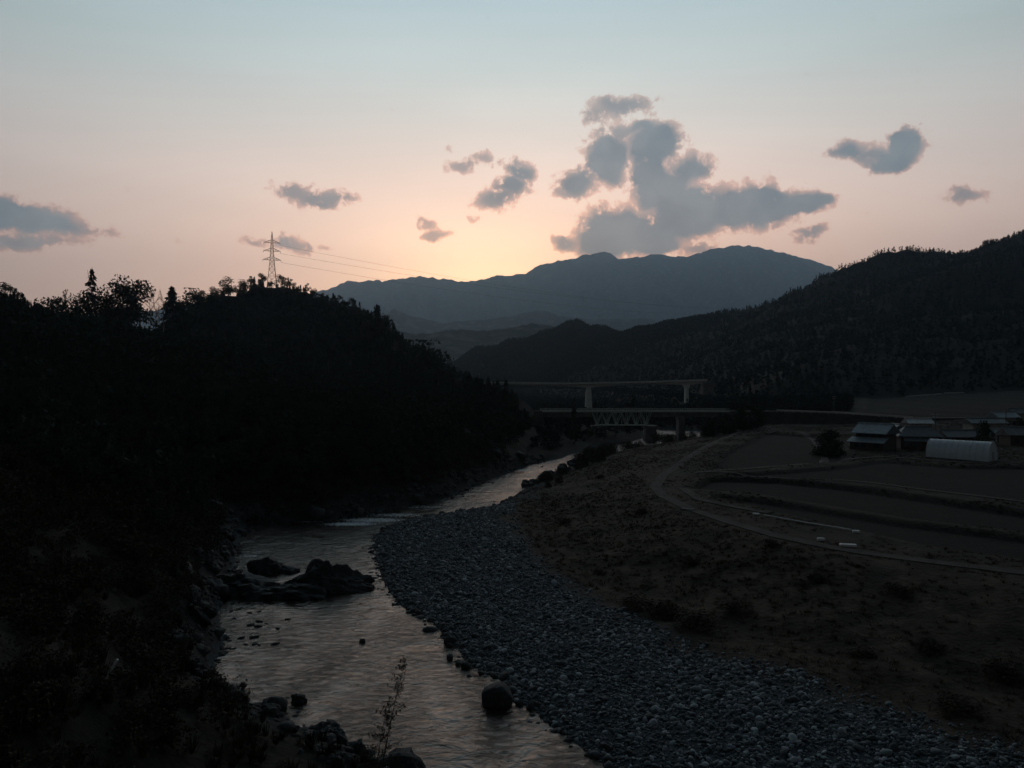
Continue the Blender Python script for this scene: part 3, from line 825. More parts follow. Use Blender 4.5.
S = np.clip(rng.lognormal(math.log(.13), .45, len(x)), .08, .45); z = H(x, y)
for k in range(6):
    s = np.arange(len(x)) % 6 == k; st.put(SH1[k], x[s], y[s], z[s] + S[s] * .2, S[s])
cob = link('cobble_gravel', np_mesh('cobble_gravel', np.vstack(st.V), np.vstack(st.F), m_cob, True, dict(tone=np.concatenate(st.T))))
tag(cob, 'blue grey cobbles spread over the river bar', 'gravel', kind='stuff')
# stones washed along both waterlines
st = Stones()
for line, nn, off in ((RB_near[4:], 1500, .9), (LB[4:27], 2600, 1.6)):
    L = densify(line, .5); L = [p for p in L if p[1] > 38]
    pk = rng.integers(0, len(L), nn); X = np.array([L[i][0] for i in pk]) + rng.normal(size=nn) * off; Y = np.array([L[i][1] for i in pk]) + rng.normal(size=nn) * off
    S = np.clip(rng.lognormal(math.log(.2 if off < 1 else .26), .5, nn), .1, .9); z = np.maximum(H(X, Y), -.25)
    for k in range(8):
        s = np.arange(nn) % 8 == k; st.put(SH2[k], X[s], Y[s], z[s], S[s])
wet = link('shore_pebbles', np_mesh('shore_pebbles', np.vstack(st.V), np.vstack(st.F), m_rock, True)); tag(wet, 'dark wet stones along the waterline', 'pebbles', kind='stuff')

# ------------------------------------------------------------------ boulders
BO = []
for k in range(7):
    V, Fc = rock_shape(4 if k < 3 else 3, 300 + k, 1.1 if k < 3 else .7, .8)
    BO.append(np_mesh('boulder', V, Fc, m_rock, k >= 5))
def boulder(k, x, y, z, s, label, group=None, sq=(1, 1, 1), rz=None):
    o = link('boulder', BO[k]); o.location = (x, y, z); o.scale = (s * sq[0], s * sq[1], s * sq[2])
    o.rotation_euler = (0, 0, random.uniform(0, 6.28) if rz is None else rz)
    return tag(o, label, 'rock', group)
V, Fc = rock_shape(4, 911, .25, .85)
V = np.sign(V) * np.abs(V) ** .72
big_me = np_mesh('boulder', V, Fc, m_rock, True)
X, Y = P(498, 708)
o = link('boulder', big_me); o.location = (X, Y + .6, .45); o.scale = (1.12, 1.0, 1.12); o.rotation_euler = (0, 0, .1)
tag(o, 'big square dark boulder standing in the water by the cobble bar', 'rock')
for (px, py, s, lab) in [(450, 644, .62, 'flat dark rock at the water edge upstream of the square boulder'), (450, 659, .42, 'small rock alone in the water beside the cobble bar'),
                         (458, 665, .28, 'pebble sized dark rock next to the small lone rock'), (466, 668, .42, 'low rock touching the cobble bar above the square boulder'),
                         (470, 663, .3, 'smaller rock behind the low rock touching the bar'), (362, 642, .3, 'tiny rock breaking the surface in midstream'),
                         (273, 710, 1.0, 'rounded black boulder in the water off the near bank'), (298, 702, .55, 'small twin rock beside the rounded black boulder'),
                         (532, 708, .45, 'small rock tucked between the square boulder and the bar'), (520, 705, .3, 'tiny rock behind the square boulder'),
                         (235, 690, .35, 'little rock in the shallows beside the dark bank'), (243, 686, .25, 'second little rock in the shallows beside the dark bank'),
                         (560, 506, .5, 'small dark rock high on the cobble bar')]:
    X, Y = P(px, py); boulder(random.randrange(7), X, Y, s * .25 if py != 506 else 1.2, s, lab)
# outcrop in the bend
for (px, py, s, sq, lab) in [ (298, 596, 2.6, (1.2, .8, .6), 'low rock joining the outcrop to the bank'),
                             (270, 596, 2.2, (1.3, .9, .5), 'low flat rock behind the outcrop near the bank'), (268, 572, 2.1, (1, .9, 1.1), 'upright dark boulder above the small rapids'),
                             (285, 572, 1.6, (1.2, .8, .6), 'rock at the foot of the upright dark boulder'), (244, 592, 3.2, (1.2, 1, .8), 'broad dark rock in the bank shallows')]:
    X, Y = P(px, py); boulder(random.randrange(3), X, Y, 0.05, s, lab, sq=sq, rz=random.uniform(-.3, .3))
V, Fc = ico(5); nn_ = fbm(V[:, 0] * 2.6 + 5, V[:, 1] * 2.6 + V[:, 2] * 2.1, 61, 5)
V = V * (1 + .75 * nn_)[:, None]
V = np.stack([V[:, 0] * 5.2, V[:, 1] * 2.6, V[:, 2] * (1.15 + 1.5 * np.exp(-((V[:, 0] + .1) / .45) ** 2) + .8 * (vnoise(V[:, 0] * 7, V[:, 1] * 5, 5) - .3))], -1)
X, Y = P(326, 590); o = link('rock_outcrop', np_mesh('rock_outcrop', V, Fc, m_rock, False)); o.location = (X, Y + 1, 0)
tag(o, 'craggy black outcrop with a peaked top reaching into the bend', 'rock')
# shallows full of dark stones
for k in range(28):
    px = random.uniform(222, 262) + random.uniform(0, 40) * (k % 3 == 0); py = random.uniform(598, 650); X, Y = P(px, py); s = random.uniform(.12, .36)
    boulder(3 + k % 4, X, Y, .02, s, 'dark stone just breaking the surface in the shallows', 'stones in the shallows', sq=(1.4, .8, .5))
# jumble on the left bank
L = densify(LB[3:27], 1.0); L = [p for p in L if p[1] > 40]
for k in range(120):
    p = random.choice(L); X = p[0] - abs(random.gauss(0, 2.2)) - .2; Y = p[1] + random.gauss(0, 1.2)
    s = min(2.2, random.lognormvariate(math.log(.75), .45))
    zz = max(h1(X, Y), -.2)
    boulder(random.randrange(7), X, Y, zz + s * .12, s, 'dark boulder in the jumble lining the forest bank', 'boulders lining the forest bank')
for (px, py, z_, s, lab) in [(205, 572, 2, 1.4, 'grey leaning slab on the forest bank above the shallows'), (218, 590, 1, 1.3, 'grey rounded boulder just under the leaning slab'), (172, 632, 4, 1.0, 'pale grey rock alone on the dark bank slope'),
                             (197, 570, 2.5, 1.0, 'narrow grey rock beside the leaning slab')]:
    X, Y = P(px, py, z_); boulder(3 + int(px) % 4, X, Y, h1(X, Y) + .3, s, lab)
for k in range(26):
    a = RB_far[:5]; i = random.randrange(4); f = random.random()
    X = a[i][0] * (1 - f) + a[i + 1][0] * f + random.uniform(-.8, 1.8); Y = a[i][1] * (1 - f) + a[i + 1][1] * f
    boulder(3 + k % 4, X, Y, .3, random.uniform(.6, 1.3), 'dark rock at the water edge where the river narrows', 'rocks where the river narrows')

# ------------------------------------------------------------------ scrub, weeds
def tuft(n=12, h=1.0, sp=.5):
    V = []; Fc = []
    for k in range(n):
        a = rng.random() * 6.283; r0 = rng.random() * sp * .5; bx, by = r0 * math.cos(a), r0 * math.sin(a)
        ln = h * rng.uniform(.5, 1.0); tx, ty = bx + math.cos(a) * sp * rng.random(), by + math.sin(a) * sp * rng.random()
        w = .06; V += [(bx - w * math.sin(a), by + w * math.cos(a), 0), (bx + w * math.sin(a), by - w * math.cos(a), 0), (tx, ty, ln)]
        Fc.append((3 * k, 3 * k + 1, 3 * k + 2))
    return np.array(V), np.array(Fc)
TU = [tuft(18, 1.0, .8) for _ in range(5)]
n = 70000
x = rng.uniform(-5, 130, n); y = rng.uniform(42, 300, n)
k = (~inside(x, y, bar_poly)) & (~inside(x, y, river_poly)) & (~inside(x, y, bench_right)) & (~inside(x, y, left_poly)) & (x < y * .78)
x, y = x[k], y[k]; dl = polydist(x, y, LB); dr = polydist(x, y, RB); q = dr < dl; x, y = x[q], y[q]
kk = fbm(x * .08, y * .08, 91, 3) + rng.normal(size=len(x)) * .12 > -.1; x, y = x[kk], y[kk]; z = H(x, y)
mg = Merge()
for k in range(5):
    s = np.arange(len(x)) % 5 == k; mg.put(*TU[k], x[s], y[s], z[s] - .05, rng.uniform(.14, .4, s.sum()), rng.uniform(.4, .9, s.sum()))
x = rng.uniform(20, 170, 60000); y = rng.uniform(70, 290, 60000)
k = inside(x, y, bench_right) & (~inside(x, y, right_poly)) & (x < y * .75)
for q_ in PW: k &= ~(inside(x, y, q_) & (polydist(x, y, q_ + q_[:1]) > 1.2))
x, y = x[k], y[k]; kk = fbm(x * .1, y * .1, 93, 3) + rng.normal(size=len(x)) * .1 > -.02; x, y = x[kk], y[kk]; z = H(x, y)
for k in range(5):
    s = np.arange(len(x)) % 5 == k; mg.put(*TU[k], x[s], y[s], z[s] - .05, rng.uniform(.12, .35, s.sum()), rng.uniform(.4, .9, s.sum()))
tag(mg.build('dry_grass', m_scrub), 'brown winter grass and scrub on the slope above the cobbles', 'grass', kind='stuff')
# undergrowth on the near left slope
x = rng.uniform(-110, 20, 16000); y = rng.uniform(24, 200, 16000)
k = inside(x, y, left_poly) & (polydist(x, y, LB) > 1.6) & (x > -y * .8 - 4); x, y = x[k], y[k]
d = polydist(x, y, LB); kk = rng.random(len(x)) < np.where(d < 30, 1.0, .55); x, y = x[kk], y[kk]; z = H(x, y)
BU = [broad(230, .6, .45, .5, 9, .055) for _ in range(4)]; TU2 = [tuft(30, 1, .5) for _ in range(4)]
mg = Merge()
for k in range(4):
    s = np.arange(len(x)) % 4 == k; sz = rng.uniform(.7, 1.9, s.sum()) * np.where((y[s] < 47) & (x[s] > -16), .4, 1) * np.where(y[s] > 62, 1.25, 1); mg.put(*BU[k], x[s], y[s], z[s] - .1, sz, sz * 1.1)
for k in range(5):
    s = (np.arange(len(x)) % 5 == k) & (y < 60); mg.put(*TU2[k % 4], x[s] + .5, y[s], z[s], rng.uniform(.5, 1.1, s.sum()), rng.uniform(.6, 1.1, s.sum()))
tag(mg.build('undergrowth', m_weed), 'brown undergrowth covering the near bank below the forest', 'undergrowth', kind='stuff')

# foreground sapling: slender bamboo-like tree leaning over the water
def sapling(px_top, py_top, px_b, Y, label, n_side, seed):
    rr = random.Random(seed)
    xb_, xt = at(px_b, Y), at(px_top, Y); zt = zat(py_top, Y); zb = h1(xb_, Y) - .1
    root = empty('sapling', (xb_, Y, zb))
    H_ = zt - zb; dx = xt - xb_
    pt = lambda t: Vector((dx * t ** 1.6, rr.uniform(-.01, .01), H_ * t))
    tr = MB(); prev = pt(0)
    for i in range(1, 15):
        q = pt(i / 14); tr.bar(prev, q, .05 * (1 - .85 * (i - 1) / 14), 5, .05 * (1 - .85 * i / 14)); prev = q
    br = MB(); leaves = []
    for k in range(n_side):
        t = .3 + .7 * (k / n_side); p = pt(t); a = rr.uniform(0, 6.28); L_ = (.35 + 1.5 * (1 - t)) * rr.uniform(.6, 1.1)
        d = Vector((math.cos(a), math.sin(a) * .7, rr.uniform(.15, .6))).normalized()
        prev = p
        for j in range(1, 6):
            q = p + d * L_ * j / 5 + Vector((0, 0, -.12 * L_ * (j / 5) ** 2)); br.bar(prev, q, .012, 3, .008); prev = q
            for m in range(4): leaves.append(q + Vector((rr.uniform(-.1, .1), rr.uniform(-.1, .1), rr.uniform(-.12, .06))))
    tr.add(br.v, br.f).build('trunk', m_bark, root)
    C = np.array([v[:] for v in leaves]); V, Fc = tris_at(C, .04, .8)
    link('crown', np_mesh('crown', V, Fc, m_weed), root)
    tag(root, label, 'tree')
sapling(406, 657, 368, 30, 'slender leafy sapling leaning over the river in front', 60, 4)
sapling(388, 700, 362, 29, 'shorter bushy sapling at the foot of the tall slender one', 44, 5)
# weeds along the bottom edge
TW = [tuft(26, 1.0, .28) for _ in range(4)]
mg = Merge(); xs = []; ys = []
pxs = np.concatenate([rng.uniform(370, 610, 700), rng.uniform(0, 380, 500)])
Yw = rng.uniform(26, 31, len(pxs)); xw = (pxs - 512) / F * Yw
zt = CAMZ + (384 - (768 - 10 * np.abs(fbm(pxs * .03, pxs * 0, 5)) * 3 + rng.uniform(-2, 14, len(pxs)))) / F * Yw
zb = H(xw, Yw); ok = (zt - zb > .8) & (polydist(xw, Yw, LB) > .5) & inside(xw, Yw, left_poly)
hs = np.minimum((zt - zb)[ok], 2.5); xw, Yw, zt = xw[ok], Yw[ok], zt[ok]

# ------------------------------------------------------------------ roads and tracks: strips draped on the ground
def strip(name, pts, w, mat, lift=.10, z=None, step=1.5):
    pts = densify(pts, step); A = np.array([p[:2] for p in pts], float)
    T = np.gradient(A, axis=0); T /= np.linalg.norm(T, axis=1)[:, None] + 1e-9; N = np.stack([-T[:, 1], T[:, 0]], -1)
    offs = [-w / 2, -w / 4, 0, w / 4, w / 2]
    rows = [A + N * o_ for o_ in offs]
    zz = [H(r_[:, 0], r_[:, 1]) for r_ in rows]; zz = np.maximum(np.mean(zz, 0), np.max(zz, 0) - .15) + lift
    V = []; n_ = len(A)
    for i, r_ in enumerate(rows): V.append(np.stack([r_[:, 0], r_[:, 1], zz], -1))
    for i in (0, -1): V.append(np.stack([rows[i][:, 0] + N[:, 0] * .3 * (1 if i else -1), rows[i][:, 1] + N[:, 1] * .3 * (1 if i else -1), zz - .6], -1))
    V = [V[5], V[0], V[1], V[2], V[3], V[4], V[6]]
    Q = []
    for j in range(6):
        for i in range(n_ - 1): Q.append((j * n_ + i, j * n_ + i + 1, (j + 1) * n_ + i + 1, (j + 1) * n_ + i))
    o = link(name, np_mesh(name, np.vstack(V), np.array(Q), mat, False)); return tag(o, kind='structure')
def pp(lst, z): return [P(a, b_, z) for a, b_ in lst]
strip('dirt_track', pp([(1200, 590), (1024, 567), (930, 556), (860, 547), (830, 542), (780, 532), (730, 518), (690, 505), (664, 493), (655, 484), (662, 474), (690, 458), (718, 444), (740, 435)], 4.9), 1.9, m_gravel)
strip('path', pp([(683, 485), (700, 496), (740, 504), (770, 509)], 5.0), 1.6, m_gravel)
strip('path', pp([(694, 470), (740, 468), (780, 465), (820, 461.5), (880, 457), (960, 462), (1040, 462)], 5.4), 1.8, m_gravel)
strip('path', pp([(705, 471), (780, 474), (870, 481), (940, 489), (1040, 500)], 5.2), 1.3, m_gravel)
strip('path', pp([(742, 434.5), (775, 433), (800, 433), (812, 437), (822, 446), (826, 458)], 6.0), 1.6, m_gravel)
# road embankment carrying the bridge road across the fields
def embank(pts, w, depth):
    pts = densify(pts, 3); A = np.array(pts, float); T = np.gradient(A[:, :2], axis=0); T /= np.linalg.norm(T, axis=1)[:, None]; N = np.stack([-T[:, 1], T[:, 0]], -1)
    rows = []
    for o_, dz in ((-w / 2 - depth * 1.3, -depth), (-w / 2, -.05), (-w / 2 + .5, 0), (w / 2 - .5, 0), (w / 2, -.05), (w / 2 + depth * 1.3, -depth)):
        rows.append(np.stack([A[:, 0] + N[:, 0] * o_, A[:, 1] + N[:, 1] * o_, A[:, 2] + dz], -1))
    n_ = len(A); Q = [(j * n_ + i, j * n_ + i + 1, (j + 1) * n_ + i + 1, (j + 1) * n_ + i) for j in range(5) for i in range(n_ - 1)]
    me = np_mesh('road', np.vstack(rows), np.array(Q), m_ground, False, dict(gravel=np.zeros(6 * n_), field=np.zeros(6 * n_), scrub=np.full(6 * n_, .5)))
    me.materials.append(m_asphalt)
    mi = np.zeros(len(Q), np.int32); mi[(n_ - 1) * 1:(n_ - 1) * 4] = 1; me.polygons.foreach_set('material_index', mi)
    return tag(link('road', me), kind='structure')
ROAD = [(84, 300, 11.6), (103, 300, 11.5), (128, 299, 10.6), (153, 297, 8.9), (200, 292, 9.6), (250, 288, 13)]
embank(ROAD, 6, 7)
embank([(-10, 296, 11.8), (2, 299, 11.7), (11.5, 300, 11.6)], 6, 5)

def guard_rail(pts, label, h=.8, mat=None, post=3.0):
    """beam on posts along a line of (x,y,z)"""
    o = empty('guard_rail', pts[0]); o0 = Vector(pts[0]); beam = MB(); P_ = densify(pts, post)
    for a, b_ in zip(P_[:-1], P_[1:]):
        a = Vector(a) - o0; b_ = Vector(b_) - o0
        d = b_ - a; n_ = Vector((-d.y, d.x, 0)).normalized() * .05
        V = [a + n_ + Vector((0, 0, h - .38)), b_ + n_ + Vector((0, 0, h - .38)), b_ + n_ + Vector((0, 0, h)), a + n_ + Vector((0, 0, h)),
             a - n_ + Vector((0, 0, h - .38)), b_ - n_ + Vector((0, 0, h - .38)), b_ - n_ + Vector((0, 0, h)), a - n_ + Vector((0, 0, h))]
        beam.add(V, [(0, 1, 2, 3), (7, 6, 5, 4), (3, 2, 6, 7), (0, 4, 5, 1)])
    beam.build('beam', mat or m_white, o)
    pm = MB(); pm.bar((0, 0, -.3), (0, 0, h - .02), .06, 6); first = pm.build('post', m_galv, o)
    for q in P_[1:]:
        c_ = first.copy(); col.objects.link(c_); c_.parent = o; c_.location = Vector(q) - o0
    tag(o, label, 'guard rail'); return o
guard_rail([(102, 296.7, 11.4), (128, 295.7, 10.5), (153, 293.7, 8.8)], 'long white guard rail on the road bank behind the farmhouse', mat=m_white)
a = P(906, 396.5, 15); Y1 = 430
guard_rail([(at(906, Y1), Y1, zat(397.5, Y1)), (at(942, Y1), Y1, zat(394.8, Y1))], 'upper white rail on the field slope, longer piece', mat=m_white, post=4)
guard_rail([(at(944, Y1), Y1, zat(394.2, Y1)), (at(964, Y1), Y1, zat(393.6, Y1))], 'upper white rail on the field slope, shorter piece', mat=m_white, post=4)

# ------------------------------------------------------------------ transmission tower
tx, ty = TOWER; tz = h1(tx, ty) - .3; TH = zat(231.5, ty) - tz
tw = empty('transmission_tower', (tx, ty, tz), .35)
body = MB(); 
def hw(t): return (3.3 * (1 - t / .52) + 1.25 * (t / .52)) if t < .52 else 1.25 * (1 - (t - .52) / .46) + .25 * (t - .52) / .46
levels = [0, .13, .25, .36, .45, .52, .59, .67, .74, .81, .88, .94]
cor = [(-1, -1), (1, -1), (1, 1), (-1, 1)]
def cp(i, t): w = hw(t); return Vector((cor[i % 4][0] * w, cor[i % 4][1] * w, t * TH))
for a, b_ in zip(levels[:-1], levels[1:]):
    for i in range(4):
        body.bar(cp(i, a), cp(i, b_), .13)
        body.bar(cp(i, a), cp(i + 1, b_), .075); body.bar(cp(i + 1, a), cp(i, b_), .075)
        body.bar(cp(i, b_), cp(i + 1, b_), .075)
for i in range(4): body.bar(cp(i, .94), (0, 0, TH), .14)
body.build('lattice_mast', m_tower, tw)
arm_tips = []
for t, L_ in ((.81, 5.0), (.67, 5.3), (.52, 5.6)):
    for s in (-1, 1):
        a = MB(); w = hw(t); tip = Vector((s * L_, 0, t * TH + .1))
        for sy in (-1, 1):
            a.bar((s * w, sy * w, t * TH), tip, .1); a.bar((s * hw(t + .045), sy * hw(t + .045), (t + .045) * TH), tip, .11)
            for q in (.33, .66):
                a.bar(Vector((s * w, sy * w, t * TH)).lerp(tip, q), Vector((s * hw(t + .045), sy * hw(t + .045), (t + .045) * TH)).lerp(tip, q), .08)
        arm = a.build('cross_arm', m_tower, tw)
        ins = MB(); ins.bar(tip, tip + Vector((0, 0, -1.3)), .05, 6)
        for j in range(5): ins.bar(tip + Vector((0, 0, -.2 - j * .22)), tip + Vector((0, 0, -.3 - j * .22)), .16, 8)
        io = ins.build('insulator', m_concrete_dark, arm)
        arm_tips.append(tip + Vector((0, 0, -1.4)))
tag(tw, 'steel lattice transmission tower on top of the dark hill', 'pylon')
Mw = Matrix.Translation((tx, ty, tz)) @ Matrix.Rotation(.35, 4, 'Z')
dest = [(at(835, 1100), 1100, zat(300, 1100)), (at(838, 1090), 1090, zat(302, 1090)), (at(800, 1120), 1120, zat(312, 1120))]
dest = [(at(760, 1165), 1165, zat(309, 1165)), (at(768, 1160), 1160, zat(307, 1160)), (at(752, 1170), 1170, zat(314, 1170))]
labs = ['topmost power cable sagging from the tower across the blue mountain', 'middle power cable sagging from the tower across the blue mountain', 'lowest power cable sagging from the tower across the blue mountain']
for tip, d, lab in zip([arm_tips[1], arm_tips[3], arm_tips[5]], dest, labs):
    a = Mw @ tip; b_ = Vector(d); V = MB(); prev = a; N_ = 60
    for i in range(1, N_ + 1):
        t = i / N_; q = a.lerp(b_, t); q.z -= 4 * 12 * t * (1 - t); V.bar(prev, q, .055, 4); prev = q
    o = V.build('power_cable', m_wire); tag(o, lab, 'cable')

# ------------------------------------------------------------------ far road bridge
BY = 550
xl, xr = at(480, BY), at(706, BY)
pr = [at(588.5, BY), at(686.5, BY)]
def decktop(x): return 22.2 + .0016 * 0 + 2.2 * max(0, (x - 40) / 90) ** 1.3 + .7 * max(0, (40 - x) / 60)
def deckdep(x):
    d = min(abs(x - p_) for p_ in pr); return 1.5 + 1.7 * math.exp(-d / 11)
rb = empty('road_bridge', (pr[0], BY, 0))
ox = pr[0]
g = MB(); xs_ = np.linspace(xl, xr, 70)
V = []; 
for x_ in xs_:
    t_ = decktop(x_); dp = deckdep(x_); V += [(x_ - ox, -4.6, t_), (x_ - ox, -4.6, t_ - .45), (x_ - ox, -2.6, t_ - .8), (x_ - ox, -2.2, t_ - dp), (x_ - ox, 2.2, t_ - dp), (x_ - ox, 2.6, t_ - .8), (x_ - ox, 4.6, t_ - .45), (x_ - ox, 4.6, t_)]
Fq = [(i * 8 + j, (i + 1) * 8 + j, (i + 1) * 8 + (j + 1) % 8, i * 8 + (j + 1) % 8) for i in range(len(xs_) - 1) for j in range(8)]
g.add(V, Fq).build('deck', m_concrete, rb)
for s in (-1, 1):
    pm = MB(); V = []
    for x_ in xs_: t_ = decktop(x_); V += [(x_ - ox, s * 4.62, t_ - .1), (x_ - ox, s * 4.62, t_ + .75), (x_ - ox, s * 4.38, t_ + .75), (x_ - ox, s * 4.38, t_ - .1)]
    pm.add(V, [(i * 4 + j, (i + 1) * 4 + j, (i + 1) * 4 + (j + 1) % 4, i * 4 + (j + 1) % 4) for i in range(len(xs_) - 1) for j in range(4)]); pm.build('parapet', m_concrete, rb)
for x_, wt, wb in ((pr[0], 3.2, 5.4), (pr[1], 2.2, 2.6)):
    pm = MB(); zt_ = decktop(x_) - deckdep(x_) + .05; zb_ = -1.0 if x_ == pr[0] else h1(x_, BY) - 1; c_ = x_ - ox
    ring = lambda w, d, z_: [(c_ - w / 2, -d / 2, z_), (c_ + w / 2, -d / 2, z_), (c_ + w / 2, d / 2, z_), (c_ - w / 2, d / 2, z_)]
    zz_ = [zb_, zt_ - (5 if x_ != pr[0] else 3), zt_ - (2.2 if x_ != pr[0] else .8), zt_]; ww = [wb, wt if x_ != pr[0] else wt * 1.15, wt if x_ != pr[0] else wt, wt * (2.3 if x_ != pr[0] else 1.0)]
    V = sum([ring(w, 4.2, z_) for w, z_ in zip(ww, zz_)], [])
    pm.add(V, [(k * 4 + j, k * 4 + (j + 1) % 4, (k + 1) * 4 + (j + 1) % 4, (k + 1) * 4 + j) for k in range(3) for j in range(4)]).build('pier', m_concrete, rb)
pm = MB(); pm.box(at(702, BY) - ox, at(712, BY) - ox, -4.5, 4.5, 3, decktop(xr) - 1.6); pm.build('abutment', m_concrete_dark, rb)
tag(rb, 'long pale concrete road bridge crossing the valley behind the truss bridge', 'bridge')

# ------------------------------------------------------------------ truss bridge
TY = 300
tb = empty('truss_bridge', (at(620, TY), TY, 0)); ox = at(620, TY)
dz0 = 11.6
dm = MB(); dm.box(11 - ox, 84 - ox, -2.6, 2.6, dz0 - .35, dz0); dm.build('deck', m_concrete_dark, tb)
for s in (-1, 1):
    a = MB()
    a.box(11 - ox, 84 - ox, s * 2.6 - .06, s * 2.6 + .06, dz0 + .75, dz0 + .85); a.box(11 - ox, 84 - ox, s * 2.6 - .04, s * 2.6 + .04, dz0 + .38, dz0 + .44)
    for k in range(37): a.box(11 - ox + k * 2.0, 11 - ox + k * 2.0 + .08, s * 2.6 - .05, s * 2.6 + .05, dz0, dz0 + .8)
    a.box(11 - ox, 84 - ox, s * 2.72 - .06, s * 2.72 + .06, dz0 - .5, dz0 + .1)
    a.build('railing', m_steel, tb)
x0, x1 = at(592, TY) - ox, at(650.5, TY) - ox; zt_ = dz0 - .45; zb_ = zat(425, TY)
for s in (-1, 1):
    t_ = MB(); n_ = 6; y_ = s * 1.9
    t_.box(x0, x1, y_ - .17, y_ + .17, zt_ - .2, zt_ + .08); t_.box(x0 + 1.5, x1 - 1.5, y_ - .17, y_ + .17, zb_ - .15, zb_ + .18)
    for k in range(n_):
        xa_, xb_ = x0 + (x1 - x0) * k / n_, x0 + (x1 - x0) * (k + 1) / n_; xm = (xa_ + xb_) / 2
        t_.bar((xa_, y_, zt_ - .1), (xm, y_, zb_), .17); t_.bar((xm, y_, zb_), (xb_, y_, zt_ - .1), .17)
        t_.bar((xm, y_, zb_), (xm, y_, zt_ - .1), .1)
    t_.build('truss', m_steel, tb)
cb = MB()
for k in range(9):
    xa_ = x0 + (x1 - x0) * (k + .5) / 9; cb.bar((xa_, -1.9, zb_), (xa_, 1.9, zb_), .08); cb.bar((xa_, -1.9, zb_), (xa_, 1.9, zt_ - .2), .07)
cb.build('cross_brace', m_steel, tb)
for (a, b_) in ((11 - ox, x0 - .2), (x1 + .2, 84 - ox)):
    t_ = MB()
    for s in (-1, 1):
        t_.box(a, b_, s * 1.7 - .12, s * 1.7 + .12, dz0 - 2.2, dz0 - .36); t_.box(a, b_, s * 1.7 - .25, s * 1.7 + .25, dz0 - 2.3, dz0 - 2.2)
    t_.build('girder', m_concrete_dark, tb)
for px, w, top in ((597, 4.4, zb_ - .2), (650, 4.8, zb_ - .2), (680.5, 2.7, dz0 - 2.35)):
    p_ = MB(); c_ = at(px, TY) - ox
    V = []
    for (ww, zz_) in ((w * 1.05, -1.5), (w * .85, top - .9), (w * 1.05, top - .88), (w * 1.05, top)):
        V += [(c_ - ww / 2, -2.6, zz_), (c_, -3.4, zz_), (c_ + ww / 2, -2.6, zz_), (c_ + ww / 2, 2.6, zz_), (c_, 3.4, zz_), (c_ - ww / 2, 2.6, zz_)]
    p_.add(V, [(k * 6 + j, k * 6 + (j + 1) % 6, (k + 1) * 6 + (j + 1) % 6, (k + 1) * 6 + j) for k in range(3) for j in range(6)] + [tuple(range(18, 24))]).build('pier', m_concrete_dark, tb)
ab = MB(); ab.box(8 - ox, 12 - ox, -3.2, 3.2, 2, dz0 - .4); ab.box(83 - ox, 87 - ox, -3.2, 3.2, 2, dz0 - .4); ab.build('abutment', m_concrete_dark, tb)
tag(tb, 'steel deck truss bridge on dark piers over the river', 'bridge')
# pale wall at its far end
w = MB(); V = []
for k in range(7):
    t = k / 6; X_ = at(519 + 15 * t, 296); zt = zat(399 + 12 * t ** 1.6, 296); V += [(X_, 296, zt), (X_, 293.2, zt - 4.2), (X_, 296.6, zt), (X_, 296.6, zt - 5)]
w.add(V, [(4 * k + a_, 4 * (k + 1) + a_, 4 * (k + 1) + b_, 4 * k + b_) for k in range(6) for a_, b_ in ((0, 1), (2, 0), (3, 2))])
o = w.build('retaining_wall', m_concrete_dark); tag(o, 'pale sloping retaining wall beside the last cedar at the bridge end', 'wall')

